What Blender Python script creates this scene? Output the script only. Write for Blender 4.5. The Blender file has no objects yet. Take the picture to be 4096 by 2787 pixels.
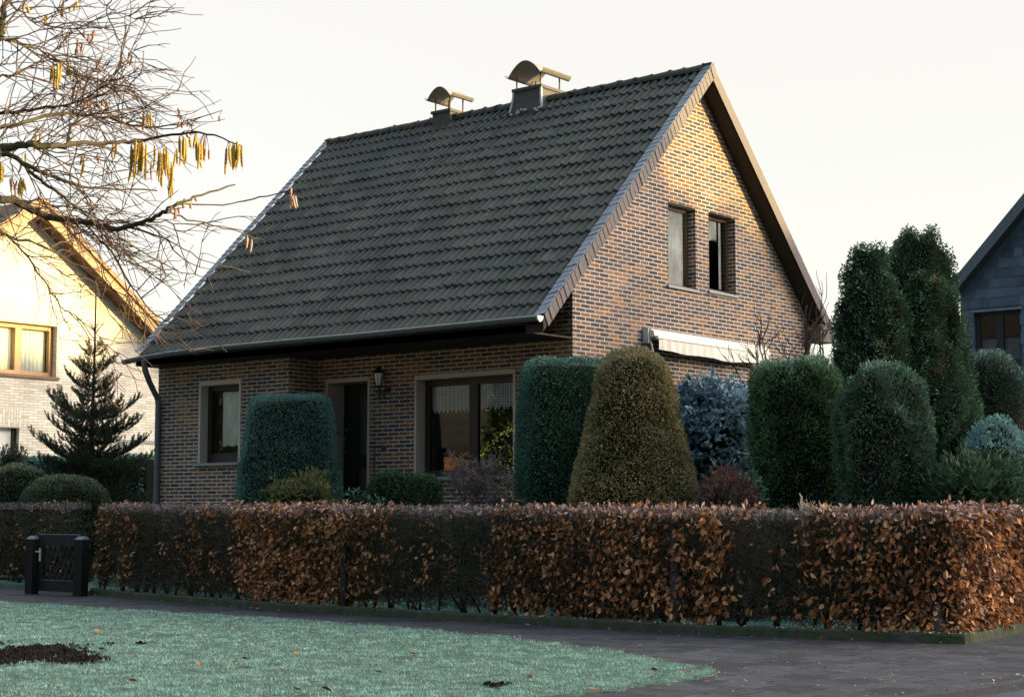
import bpy, math, random
import numpy as np
from mathutils import Vector
rng = np.random.default_rng(7)
random.seed(7)
D = bpy.data
C = bpy.context.scene.collection
SC = bpy.context.scene
R = math.radians

# ------------------------------------------------------------------ camera
CAM = np.array([13.69, -17.748, 1.2])
YAW, PIT, FPX = R(51.25), R(5.751), 6614.2
FW = np.array([-math.cos(YAW)*math.cos(PIT), math.sin(YAW)*math.cos(PIT), math.sin(PIT)])
RT = np.array([math.sin(YAW), math.cos(YAW), 0.0])
UP = np.cross(RT, FW)
def at(x, y, z):
    """point of the place seen at x, y (2324 px wide picture), z metres ahead"""
    k = 4096/2324
    return CAM + z*(FW + RT*(x*k-2048)/FPX - UP*(y*k-1393.5)/FPX)
cd = D.cameras.new('camera'); cam = D.objects.new('camera', cd); C.objects.link(cam)
cd.sensor_width = 36; cd.lens = FPX/4096*36; cd.clip_end = 2000; cd.clip_start = .1
cam.location = CAM
cam.rotation_euler = Vector(FW).to_track_quat('-Z', 'Y').to_euler()
SC.camera = cam

# ------------------------------------------------------------------ light
SUN_AZ, SUN_EL = R(64), R(7.5)
w = D.worlds.new('World'); SC.world = w; w.use_nodes = True
nt = w.node_tree
sk = nt.nodes.new('ShaderNodeTexSky'); sk.sky_type = 'NISHITA'; sk.sun_disc = False
sk.sun_elevation = SUN_EL; sk.sun_rotation = SUN_AZ
sk.air_density = 1.0; sk.dust_density = 1.0; sk.ozone_density = 2.0
GLOW, BACK, TOP = 8.8, .432, .50
bg = nt.nodes['Background']; bg.inputs[1].default_value = .05
nt.links.new(sk.outputs[0], bg.inputs[0])
# a thin bright veil of high cloud and mist: brightest towards the sun and near the horizon
def wn_(ty, **kw):
    x = nt.nodes.new(ty)
    for k_, v_ in kw.items(): setattr(x, k_, v_)
    return x
def wm(op, a, b=0.):
    x = wn_('ShaderNodeMath', operation=op)
    for i, v in enumerate((a, b)):
        if isinstance(v, (int, float)): x.inputs[i].default_value = v
        else: nt.links.new(v, x.inputs[i])
    return x.outputs[0]
tc = wn_('ShaderNodeTexCoord'); sx = wn_('ShaderNodeSeparateXYZ'); nt.links.new(tc.outputs['Generated'], sx.inputs[0])
WOODTOP = 14.72  # top of the added tree belt, sets the shadow edge on the gable
def wr(fac, stops):
    x = wn_('ShaderNodeValToRGB'); e = x.color_ramp.elements
    while len(e) < len(stops): e.new(.5)
    for i, (p, c) in enumerate(stops):
        e[i].position = p; e[i].color = (*c, 1) if isinstance(c, tuple) else (c, c, c, 1)
    nt.links.new(fac, x.inputs[0]); return x.outputs[0]
def toward(azd):
    c_ = wm('ADD', wm('MULTIPLY', sx.outputs[0], math.sin(R(azd))), wm('MULTIPLY', sx.outputs[1], math.cos(R(azd))))
    return wm('ADD', wm('MULTIPLY', c_, .5), .5)
up_ = wm('GREATER_THAN', sx.outputs[2], -.02)
last = bg.outputs[0]
for fac, strength, col in (
        (wr(toward(46), [(.80, 0.), (.90, .35), (.97, 1.)]), GLOW, (1, .86, .72)),              # glow round the sun
        (wr(toward(-30), [(.40, 0.), (.62, .3), (.80, 1.)]), BACK, (1, .914, .80)),           # white mist behind the house
        (wr(sx.outputs[2], [(.30, 0.), (.75, 1.)]), TOP, (.62, .83, 1.))):                     # cool sky overhead
    b2 = wn_('ShaderNodeBackground'); b2.inputs[0].default_value = (*col, 1)
    nt.links.new(wm('MULTIPLY', wm('MULTIPLY', fac, up_), strength), b2.inputs[1])
    ad = wn_('ShaderNodeAddShader'); nt.links.new(last, ad.inputs[0]); nt.links.new(b2.outputs[0], ad.inputs[1]); last = ad.outputs[0]
nt.links.new(ad.outputs[0], nt.nodes['World Output'].inputs[0])
sd = D.lights.new('sun', 'SUN'); sd.energy = 5.0; sd.angle = R(.5); sd.color = (1, .74, .27)
so = D.objects.new('sun', sd); C.objects.link(so)
sv = Vector((math.sin(SUN_AZ)*math.cos(SUN_EL), math.cos(SUN_AZ)*math.cos(SUN_EL), math.sin(SUN_EL)))
so.rotation_euler = (-sv).to_track_quat('-Z', 'Y').to_euler()
SC.view_settings.view_transform = 'Standard'; SC.view_settings.look = 'None'
SC.view_settings.exposure = 1.0; SC.view_settings.gamma = 1
SC.cycles.max_bounces = 8; SC.cycles.transparent_max_bounces = 8
SC.cycles.use_denoising = True

# ------------------------------------------------------------------ mesh helpers
class MB:
    def __init__(s): s.v = []; s.f = []; s.m = []; s.n = 0
    def add(s, v, f, m=0):
        v = np.asarray(v, float).reshape(-1, 3); f = np.asarray(f, int)
        if f.size == 0: return
        s.v.append(v); s.f.append(f+s.n)
        s.m.append(np.broadcast_to(np.asarray(m), (len(f),)).copy()); s.n += len(v)
    def quad(s, a, b, c, d, m=0): s.add([a, b, c, d], [[0, 1, 2, 3]], m)
    def poly(s, pts, m=0):
        s.add(pts, [list(range(len(pts)))], m)
    def box(s, lo, hi, m=0):
        x0, y0, z0 = lo; x1, y1, z1 = hi
        s.hexa([(x0,y0,z0),(x1,y0,z0),(x1,y1,z0),(x0,y1,z0),(x0,y0,z1),(x1,y0,z1),(x1,y1,z1),(x0,y1,z1)], m)
    def hexa(s, p, m=0):
        s.add(p, [[0,3,2,1],[4,5,6,7],[0,1,5,4],[1,2,6,5],[2,3,7,6],[3,0,4,7]], m)
    def bar(s, a, b, wd, th, side, m=0):
        """box from a to b; width wd along side, thickness th across"""
        a, b, side = map(lambda q: np.asarray(q, float), (a, b, side))
        d = b-a; d = d/np.linalg.norm(d); side = side-d*(side@d); side /= np.linalg.norm(side)
        o = np.cross(d, side); u, t = side*wd/2, o*th/2
        s.hexa([a-u-t, a+u-t, a+u+t, a-u+t, b-u-t, b+u-t, b+u+t, b-u+t], m)
    def tube(s, pts, rad, n=8, m=0, cap=True):
        pts = np.asarray(pts, float); k = len(pts)
        rad = np.broadcast_to(np.asarray(rad, float), (k,))
        t = np.gradient(pts, axis=0); t /= np.linalg.norm(t, axis=1)[:, None]+1e-12
        ref = np.array([0, 0, 1.]) if abs(t[0][2]) < .9 else np.array([1., 0, 0])
        a = np.arange(n)*2*math.pi/n; V = []
        u = np.cross(t[0], ref); u /= np.linalg.norm(u)
        for i in range(k):
            u = u-t[i]*(u@t[i]); u /= np.linalg.norm(u)+1e-12; v = np.cross(t[i], u)
            V.append(pts[i]+rad[i]*(np.cos(a)[:, None]*u+np.sin(a)[:, None]*v))
        i = np.arange(k-1)[:, None]*n; j = np.arange(n)[None]; j2 = (j+1) % n
        F = np.stack([i+j, i+j2, i+n+j2, i+n+j], -1).reshape(-1, 4)
        V = np.concatenate(V); base = s.n
        s.add(V, F, m)
        if cap:
            s.add(V[:n][::-1], [list(range(n))], m); s.add(V[-n:], [list(range(n))], m)
    def grid(s, P, m=0, closed=False):
        a, b, _ = P.shape
        i = np.arange(a-1)[:, None]; j = np.arange(b if closed else b-1)[None]; j2 = (j+1) % b
        F = np.stack([i*b+j, i*b+j2, (i+1)*b+j2, (i+1)*b+j], -1).reshape(-1, 4)
        s.add(P.reshape(-1, 3), F, m)
W = {}
def build(name, mb, mats, parent=None, smooth=False):
    me = D.meshes.new(name)
    if not isinstance(mats, (list, tuple)): mats = [mats]
    for m in mats: me.materials.append(m)
    V = np.concatenate(mb.v) if mb.v else np.zeros((0, 3))
    off = np.zeros(3)
    if parent is not None: off = W[parent.name]
    V = V-off
    sizes = np.concatenate([np.full(len(f), f.shape[1]) for f in mb.f])
    loops = np.concatenate([f.ravel() for f in mb.f])
    me.vertices.add(len(V)); me.vertices.foreach_set('co', V.ravel())
    me.loops.add(len(loops)); me.loops.foreach_set('vertex_index', loops)
    me.polygons.add(len(sizes))
    me.polygons.foreach_set('loop_start', np.concatenate([[0], np.cumsum(sizes)[:-1]]))
    me.polygons.foreach_set('material_index', np.concatenate(mb.m))
    me.polygons.foreach_set('use_smooth', np.full(len(sizes), bool(smooth)))
    me.update(calc_edges=True); me.validate()
    o = D.objects.new(name, me); C.objects.link(o)
    if parent is not None: o.parent = parent
    W[o.name] = off
    return o
def tag(o, label=None, cat=None, group=None, kind=None):
    if label: o['label'] = label
    if cat: o['category'] = cat
    if group: o['group'] = group
    if kind: o['kind'] = kind
    return o
def thing(name, label, cat, loc=(0, 0, 0), group=None):
    o = D.objects.new(name, None); C.objects.link(o); o.location = loc; o.empty_display_size = .2
    W[o.name] = np.array(loc, float)
    return tag(o, label, cat, group)

# ------------------------------------------------------------------ materials
class NT:
    def __init__(s, name):
        s.m = D.materials.new(name); s.m.use_nodes = True; s.t = s.m.node_tree
        s.b = s.t.nodes['Principled BSDF']; s.out = s.t.nodes['Material Output']
        s._p = None
    def n(s, ty, **kw):
        x = s.t.nodes.new(ty)
        for k, v in kw.items(): setattr(x, k, v)
        return x
    def l(s, a, b): s.t.links.new(a, b)
    def pos(s):
        if s._p is None: s._p = s.n('ShaderNodeNewGeometry')
        return s._p
    def noise(s, scale, detail=3, rough=.6, vec=None, dist=0):
        x = s.n('ShaderNodeTexNoise'); x.inputs['Scale'].default_value = scale
        x.inputs['Detail'].default_value = detail; x.inputs['Roughness'].default_value = rough
        x.inputs['Distortion'].default_value = dist
        s.l(vec if vec is not None else s.pos().outputs['Position'], x.inputs['Vector']); return x.outputs['Fac']
    def ramp(s, fac, stops, interp='LINEAR'):
        x = s.n('ShaderNodeValToRGB'); e = x.color_ramp.elements; x.color_ramp.interpolation = interp
        while len(e) < len(stops): e.new(.5)
        for i, (p, c) in enumerate(stops):
            e[i].position = p
            e[i].color = (*c, 1) if isinstance(c, (tuple, list)) else (c, c, c, 1)
        s.l(fac, x.inputs[0]); return x.outputs[0]
    def mix(s, fac, a, b, mode='MIX'):
        x = s.n('ShaderNodeMix', data_type='RGBA', blend_type=mode)
        for sock, v in ((x.inputs[0], fac), (x.inputs[6], a), (x.inputs[7], b)):
            if isinstance(v, (tuple, list)): sock.default_value = (*v, 1)
            elif isinstance(v, (int, float)): sock.default_value = v
            else: s.l(v, sock)
        return x.outputs[2]
    def math(s, op, a, b=0., c=None):
        x = s.n('ShaderNodeMath', operation=op)
        for i, v in enumerate((a, b) if c is None else (a, b, c)):
            if isinstance(v, (int, float)): x.inputs[i].default_value = v
            else: s.l(v, x.inputs[i])
        return x.outputs[0]
    def bump(s, h, strength=.4, dist=.01):
        x = s.n('ShaderNodeBump'); x.inputs['Strength'].default_value = strength
        x.inputs['Distance'].default_value = dist; s.l(h, x.inputs['Height']); s.l(x.outputs[0], s.b.inputs['Normal'])
    def col(s, c):
        if isinstance(c, (tuple, list)): s.b.inputs['Base Color'].default_value = (*c, 1)
        else: s.l(c, s.b.inputs['Base Color'])
    def set(s, rough=.7, spec=.3, metal=0.):
        s.b.inputs['Roughness'].default_value = rough; s.b.inputs['Specular IOR Level'].default_value = spec
        s.b.inputs['Metallic'].default_value = metal; return s.m
def plain(name, c, rough=.6, spec=.3, var=.25, scale=9, metal=0., bump=.0, dirt=None):
    t = NT(name); f = t.noise(scale, 5)
    a = tuple(x*(1-var) for x in c); b = tuple(min(1, x*(1+var)) for x in c)
    cc = t.ramp(f, [(.3, a), (.7, b)])
    if dirt is not None:
        g = t.ramp(t.noise(2.3, 6, .7), [(.45, 0.), (.7, 1.)]); cc = t.mix(g, cc, dirt)
    t.col(cc)
    if bump: t.bump(t.noise(scale*6, 4), bump, .01)
    return t.set(rough, spec, metal)
def brickmat(name, ramp, mortar, pitch, course, msize, shift=(0, 0), stack=False, swap=False, blot=.5, mvar=.15):
    """brick courses in real measure on any upright wall (along X or along Y)"""
    t = NT(name); g = t.pos(); sp = t.n('ShaderNodeSeparateXYZ'); t.l(g.outputs['Position'], sp.inputs[0])
    sn = t.n('ShaderNodeSeparateXYZ'); t.l(g.outputs['True Normal'], sn.inputs[0])
    sel = t.math('GREATER_THAN', t.math('ABSOLUTE', sn.outputs[0]), .6)
    mx = t.n('ShaderNodeMix', data_type='FLOAT'); t.l(sel, mx.inputs[0]); t.l(sp.outputs[0], mx.inputs[2]); t.l(sp.outputs[1], mx.inputs[3])
    cb = t.n('ShaderNodeCombineXYZ')
    u = t.math('ADD', mx.outputs[0], 40+shift[0]); v = t.math('ADD', sp.outputs[2], shift[1])
    nz = t.noise(13, 2); wob = t.math('MULTIPLY', t.math('SUBTRACT', nz, .5), .012)
    u = t.math('ADD', u, wob); v = t.math('ADD', v, t.math('MULTIPLY', wob, .5))
    t.l(v if swap else u, cb.inputs[0]); t.l(u if swap else v, cb.inputs[1])
    br = t.n('ShaderNodeTexBrick'); t.l(cb.outputs[0], br.inputs['Vector'])
    br.inputs['Scale'].default_value = 1; br.inputs['Brick Width'].default_value = pitch
    br.inputs['Row Height'].default_value = course; br.inputs['Mortar Size'].default_value = msize
    br.inputs['Mortar Smooth'].default_value = .25; br.inputs['Bias'].default_value = 0
    br.inputs['Color1'].default_value = (0, 0, 0, 1); br.inputs['Color2'].default_value = (1, 1, 1, 1)
    br.offset = 0 if stack else .5
    br.inputs['Mortar'].default_value = (.5, .5, .5, 1)
    f = t.math('ADD', br.outputs['Color'], t.math('MULTIPLY', t.math('SUBTRACT', t.noise(9, 3), .5), blot))
    c = t.ramp(f, ramp)
    c = t.mix(1., c, t.ramp(t.noise(60, 4, .7), [(.25, .62), (.75, 1.25)]), 'MULTIPLY')
    big = t.ramp(t.noise(1.1, 4), [(.35, 1-mvar), (.65, 1+mvar)])
    c = t.mix(1., c, t.ramp(t.noise(.7, 5, .6), [(.3, .78), (.7, 1.2)]), 'MULTIPLY')
    mo = t.mix(1., mortar, big, 'MULTIPLY')
    mo = t.mix(1., mo, t.ramp(t.noise(45, 3), [(.3, .75), (.7, 1.1)]), 'MULTIPLY')
    t.col(t.mix(br.outputs['Fac'], c, mo))
    h = t.math('ADD', t.math('MULTIPLY', t.math('SUBTRACT', 1, br.outputs['Fac']), 1), t.math('MULTIPLY', t.noise(70, 3), .5))
    t.bump(h, .5, .008)
    return t.set(.85, .2)
LEAFGAIN = 3.0
def leafmat(name, cols, rough=.65, spec=.25, transl=.25, patch=.35, pscale=2.2):
    t = NT(name); g = t.pos(); k = len(cols)
    cols = [tuple(min(.8, v*(LEAFGAIN if max(x) < .2 else 1.25)) for v in x) for x in cols]
    c = t.ramp(g.outputs['Random Per Island'], [((i+.0)/max(1, k-1), x) for i, x in enumerate(cols)])
    c = t.mix(1., c, t.ramp(t.noise(pscale, 4), [(.3, 1-patch), (.7, 1+patch)]), 'MULTIPLY')
    t.col(c); t.set(rough, spec)
    if transl:
        tr = t.n('ShaderNodeBsdfTranslucent'); t.l(c, tr.inputs[0]); ms = t.n('ShaderNodeMixShader')
        ms.inputs[0].default_value = transl; t.l(t.b.outputs[0], ms.inputs[1]); t.l(tr.outputs[0], ms.inputs[2])
        t.l(ms.outputs[0], t.out.inputs[0])
    return t.m
def glassmat(name, tint=(.9, .95, .95), boost=1.9):
    t = NT(name); fr = t.n('ShaderNodeFresnel'); fr.inputs[0].default_value = 1.5
    k = t.math('MINIMUM', t.math('MULTIPLY', fr.outputs[0], boost), 1.)
    gl = t.n('ShaderNodeBsdfGlossy'); gl.inputs['Roughness'].default_value = .015
    wv = t.n('ShaderNodeBump'); wv.inputs['Strength'].default_value = .05; wv.inputs['Distance'].default_value = .02
    t.l(t.noise(1.6, 1), wv.inputs['Height']); t.l(wv.outputs[0], gl.inputs['Normal'])
    tr = t.n('ShaderNodeBsdfTransparent'); tr.inputs[0].default_value = (*tint, 1)
    ms = t.n('ShaderNodeMixShader'); t.l(k, ms.inputs[0]); t.l(tr.outputs[0], ms.inputs[1]); t.l(gl.outputs[0], ms.inputs[2])
    t.l(ms.outputs[0], t.out.inputs[0]); return t.m

M = {}
BR = [(0., (.060, .050, .053)), (.25, (.082, .067, .066)), (.46, (.105, .075, .067)), (.60, (.135, .082, .058)), (.72, (.21, .10, .048)), (.87, (.26, .14, .058)), (1., (.17, .125, .105))]
M['brick'] = brickmat('clinker_brick', BR, (.54, .485, .44), .2345, .0625, .0085, shift=(0, .02), blot=.75)
M['brick_stand'] = M['brick']
M['cream'] = brickmat('cream_brick', [(0., (.60, .53, .44)), (.5, (.72, .65, .55)), (1., (.80, .74, .64))], (.30, .25, .2), .25, .0625, .0045, blot=.3)
M['cream_soldier'] = brickmat('cream_brick_upright', [(0., (.60, .53, .44)), (.5, (.72, .65, .55)), (1., (.80, .74, .64))], (.27, .2, .15), .22, .07, .005, swap=True, blot=.3)
M['redbrick'] = brickmat('plain_brick', [(0., (.32, .15, .08)), (.5, (.42, .2, .1)), (1., (.5, .27, .14))], (.4, .36, .3), .25, .0833, .006)
def tilemat():
    t = NT('roof_tile')
    c = t.ramp(t.noise(3.5, 6, .65), [(.25, (.034, .030, .029)), (.5, (.056, .048, .044)), (.75, (.088, .077, .070))])
    c = t.mix(t.ramp(t.noise(1.3, 5, .7), [(.38, 0.), (.66, .85)]), c, (.050, .060, .038))
    c = t.mix(t.ramp(t.noise(38, 4, .75), [(.56, 0.), (.72, .8)]), c, (.13, .16, .14))
    c = t.mix(t.ramp(t.noise(16, 3, .7), [(.66, 0.), (.74, .8)]), c, (.20, .25, .2))
    sp = t.n('ShaderNodeSeparateXYZ'); t.l(t.pos().outputs['Position'], sp.inputs[0]); cb = t.n('ShaderNodeCombineXYZ')
    t.l(t.math('ADD', sp.outputs[0], 50.), cb.inputs[0]); t.l(t.math('MULTIPLY', t.math('SUBTRACT', sp.outputs[2], 3.88), 1.4142), cb.inputs[1])
    br = t.n('ShaderNodeTexBrick'); t.l(cb.outputs[0], br.inputs[0]); br.offset = 0; br.inputs['Scale'].default_value = 1; br.inputs['Mortar Size'].default_value = 0
    br.inputs['Brick Width'].default_value = .30; br.inputs['Row Height'].default_value = .3305; br.inputs['Color1'].default_value = (.72, .73, .78, 1); br.inputs['Color2'].default_value = (1.35, 1.27, 1.22, 1)
    c = t.mix(1., c, br.outputs['Color'], 'MULTIPLY'); c = t.mix(1., c, t.ramp(t.noise(.55, 5, .65), [(.3, (.8, .82, .85)), (.7, (1.3, 1.22, 1.15))]), 'MULTIPLY')
    t.col(c); t.bump(t.noise(120, 4), .35, .006); return t.set(.6, .4)
M['tile'] = tilemat()
M['ridge'] = plain('ridge_tile_clay', (.06, .052, .05), .75, .25, .4, 20, dirt=(.07, .085, .05))
M['slate'] = plain('verge_slate', (.17, .19, .22), .55, .4, .3, 25, dirt=(.24, .26, .27))
M['barge'] = plain('barge_slate', (.125, .105, .10), .7, .25, .25, 30)
M['soffit'] = plain('dark_soffit_board', (.035, .026, .02), .7, .2)
M['zinc'] = plain('zinc_gutter', (.10, .12, .13), .5, .4, .25, 15)
M['zincedge'] = plain('gutter_rim_highlight', (.8, .86, .88), .6, .4)  # highlight along the gutter rim, put into a pale colour
M['white'] = plain('white_plastic', (.75, .72, .68), .5, .4, .08)
M['stone'] = plain('washed_concrete_surround', (.50, .43, .37), .85, .2, .35, 160, bump=.3)
M['sill'] = plain('slate_sill', (.22, .25, .27), .5, .4, .2, 30)
M['frame'] = plain('dark_brown_frame', (.028, .02, .015), .45, .4, .3, 20)
M['framelit'] = plain('sunlit_brown_frame', (.10, .055, .028), .5, .4, .3, 20)  # lighter copy of the frame brown, with the light on the gable painted in
M['door'] = plain('dark_door_wood', (.014, .013, .012), .45, .4, .3, 14)
M['glass'] = glassmat('window_glass')
M['frosted'] = plain('door_frosted_glass', (.03, .045, .045), .25, .5, .3, 40)
M['curtain'] = plain('white_net_curtain', (.9, .92, .94), .9, .1, .12, 40)
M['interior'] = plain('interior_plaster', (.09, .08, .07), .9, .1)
M['black'] = plain('black_metal', (.012, .012, .013), .45, .5)
M['brass'] = plain('brass_fitting', (.5, .4, .2), .3, .5, .1, 20, 1.)
M['lampglass'] = plain('opal_lamp_glass', (.75, .75, .78), .3, .5, .05)
M['awnbox'] = plain('cream_awning_case', (.74, .68, .6), .45, .4, .06)
M['awncloth'] = plain('cream_awning_cloth', (.66, .60, .52), .9, .1, .1, 20)
M['chbrick'] = plain('chimney_cladding', (.085, .075, .072), .75, .25, .3, 30)
M['chcap'] = plain('chimney_cap_slab', (.25, .24, .22), .8, .2)
M['steel'] = plain('aged_steel_sheet', (.30, .28, .26), .5, .5, .15, 12, .6)
M['rust'] = plain('rusty_post', (.14, .08, .06), .7, .3)
M['lead'] = plain('lead_flashing', (.45, .47, .5), .6, .4)
# ================================================================== main brick house
HX0, HX1, HXS = -8.70, -.31, -5.48      # far gable, near gable, step in the front
YA, YB, YR = .48, 1.077, 8.06            # projecting front, recessed front, rear wall
ZE, YRIDGE = 3.94, 4.448
ZR = ZE+YRIDGE
house = thing('brick_house', 'dark clinker brick house with steep tiled roof and two capped chimneys', 'house', (-4.5, 4.3, 0))
def roofz(y): return ZE+y if y < YRIDGE else ZR-(y-YRIDGE)
def wall(mb, P, u0, u1, top, holes, z0=0., extra=()):
    """upright wall with rectangular holes; P(u,z) -> point; top(u) -> height"""
    us = sorted(set([u0, u1, *extra]+[h[0] for h in holes]+[h[1] for h in holes]))
    for a, b in zip(us[:-1], us[1:]):
        if b-a < 1e-6: continue
        hs = sorted([h for h in holes if h[0] <= a+1e-6 and h[1] >= b-1e-6], key=lambda h: h[2]); z = z0
        for h in hs:
            mb.quad(P(a, z), P(b, z), P(b, h[2]), P(a, h[2])); z = h[3]
        mb.quad(P(a, z), P(b, z), P(b, top(b)), P(a, top(a)))
def reveal(mb, Pf, Pb, h):
    a, b, z0, z1 = h[:4]
    for (p, q) in (((a, z0), (a, z1)), ((a, z1), (b, z1)), ((b, z1), (b, z0)), ((b, z0), (a, z0))):
        mb.quad(Pf(*p), Pf(*q), Pb(*q), Pb(*p))
WIN_L = (-7.63, -6.60, 2.06, 3.42); WIN_B = (-3.33, -1.35, 1.78, 3.33); DOOR = (-5.25, -4.28, 1.28, 3.37)
G1 = (3.575, 4.36, 4.75, 6.05); G2 = (4.757, 5.575, 4.79, 6.06); G3 = (4.55, 6.9, 1.4, 3.24)
mb = MB()
wall(mb, lambda u, z: (u, YA, z), HX0, HXS, lambda u: 4.2, [WIN_L])
wall(mb, lambda u, z: (u, YB, z), HXS, HX1, lambda u: 4.5, [WIN_B, DOOR])
mb.quad((HXS, YA, 0), (HXS, YB, 0), (HXS, YB, 4.3), (HXS, YA, 4.3))
gt = lambda y: roofz(y)-.12
PG = lambda u, z: (HX1, u, z)
wall(mb, PG, YB, YR, gt, [G1, G2, G3], extra=[YRIDGE])
for h in (G1, G2, G3): reveal(mb, PG, lambda u, z: (HX1-.19, u, z), h)
wall(mb, lambda u, z: (HX0, u, z), YA, YR, gt, [], extra=[YRIDGE])
wall(mb, lambda u, z: (u, YR, z), HX0, HX1, lambda u: 4.5, [])
wl = build('wall', mb, M['brick'], house)
# interior: floors, ceiling and partition so the rooms are dark
mb = MB()
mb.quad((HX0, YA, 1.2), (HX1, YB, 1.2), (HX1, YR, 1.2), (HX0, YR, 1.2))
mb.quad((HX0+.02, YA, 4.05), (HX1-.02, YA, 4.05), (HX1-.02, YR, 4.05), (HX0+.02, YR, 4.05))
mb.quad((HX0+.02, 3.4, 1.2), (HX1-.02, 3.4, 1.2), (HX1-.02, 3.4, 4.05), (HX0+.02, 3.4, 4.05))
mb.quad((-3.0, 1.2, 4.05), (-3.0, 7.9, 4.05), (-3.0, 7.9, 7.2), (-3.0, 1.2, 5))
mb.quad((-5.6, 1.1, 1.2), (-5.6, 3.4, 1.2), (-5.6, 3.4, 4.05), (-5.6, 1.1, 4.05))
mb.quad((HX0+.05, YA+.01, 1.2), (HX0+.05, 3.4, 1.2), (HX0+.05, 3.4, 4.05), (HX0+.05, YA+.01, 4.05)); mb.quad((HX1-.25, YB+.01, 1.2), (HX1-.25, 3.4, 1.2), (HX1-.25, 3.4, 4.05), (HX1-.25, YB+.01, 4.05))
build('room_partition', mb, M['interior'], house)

# ---- roof
Nf = np.array([0, -.70711, .70711]); Sf = np.array([0, .70711, .70711])
LS = YRIDGE*math.sqrt(2)
def tiled(x0, x1, rows, row, roll, org, S, N, lift=-.055):
    nx = int(round((x1-x0)/roll))*8+1
    x = np.linspace(x0, x1, nx); ph = (x/roll) % 1
    prof = np.where(ph < .42, .034*np.sin(np.pi*ph/.42)**.8, 0.) - .004*np.cos((ph-.71)*2*np.pi)
    mb = MB()
    col = np.floor(x/(2*roll)).astype(int)
    for r in range(rows):
        jr = rng.normal(0, .0035, 200)[col % 200]; jl = rng.normal(0, .006, 200)[col % 200]
        s0, s1 = r*row-.02, (r+1)*row+.03
        P = []
        for s, h in ((s0, -.016), (s0-.004, .034), (s0+.012, .042), ((s0+s1)/2, .022), (s1, .004)):
            q = org+np.outer(x, [1, 0, 0])+np.outer(s+jl*(s < s1-.05), S)+np.outer(lift+h+prof+jr, N); P.append(q)
        mb.grid(np.array(P))
    return mb
roof = build('roof', tiled(-8.60, -.155, 19, .3305, .15, np.array([0, -.03, ZE-.03]), Sf, Nf), M['tile'], house)
# rear slope, deck and soffits
mb = MB()
def slab(x0, x1, y0, y1, o0, o1, m=0):
    f = lambda y, o: (y, roofz(y)+o)
    (ya, za), (yb, zb) = f(y0, o0), f(y1, o0); (yc, zc), (yd, zd) = f(y0, o1), f(y1, o1)
    mb.hexa([(x0, ya, za), (x1, ya, za), (x1, yb, zb), (x0, yb, zb), (x0, yc, zc), (x1, yc, zc), (x1, yd, zd), (x0, yd, zd)], m)
slab(-8.72, -.03, YRIDGE, 8.35, -.20, -.05)
slab(-8.72, -.03, .0, YRIDGE, -.24, -.14)
build('roof_deck', mb, M['soffit'], roof)
mb = MB()
mb.box((-8.70, .03, 3.70), (HX1-.004, YB-.01, 3.725)); mb.box((-8.72, .0, 3.70), (HX1-.004, .025, 3.84))
build('eave_soffit', mb, M['soffit'], roof); mb = MB(); mb.box((-8.70, YR, 4.22), (-.02, 8.33, 4.26))
build('eave_soffit', mb, M['soffit'], roof)
# ridge tiles with moss lumps at the laps
mb = MB()
for i in range(26):
    xa = -8.60+i*.324; a = np.linspace(-.15, np.pi+.15, 9)
    P = [np.stack([np.full(9, x), YRIDGE+np.cos(a)*r, ZR-.095+np.sin(a)*r*.95], 1) for x, r in ((xa, .105), (xa+.335, .118))]
    mb.grid(np.array(P)); mb.poly(P[1])
ridge = build('ridge_tile', mb, M['ridge'], roof)
mb = MB()
def blob(mb, c, r, n=6, m=0, jit=.25):
    c = np.array(c, float); th = np.linspace(0, np.pi, n); ph = np.arange(n+2)*2*np.pi/(n+2)
    P = np.stack([np.sin(th)[:, None]*np.cos(ph), np.sin(th)[:, None]*np.sin(ph), np.cos(th)[:, None]+0*ph], -1)
    P *= (1+rng.uniform(-jit, jit, P.shape[:2]))[..., None]; P[0] = P[0, 0]; P[-1] = P[-1, 0]
    mb.grid(c+P*np.asarray(r), m, True)
for i in range(27):
    for k in range(rng.integers(1, 4)):
        x = -8.6+i*.324+rng.normal(0, .025); y = rng.normal(-.02, .05)
        blob(mb, (x, YRIDGE+y, ZR-.0+.012-abs(y)*.5), (.045, .04, .022))
for k in range(170):
    x = rng.uniform(-8.5, -.2); s = rng.uniform(0, .28)
    blob(mb, np.array([x, YRIDGE, ZR])-Sf*s-np.array([0, 0, .02+.04*(s < .1)]), (.02, .02, .012), 5)
build('moss', mb, plain('dry_moss', (.10, .105, .06), .95, .1, .5, 30), ridge)
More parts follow.
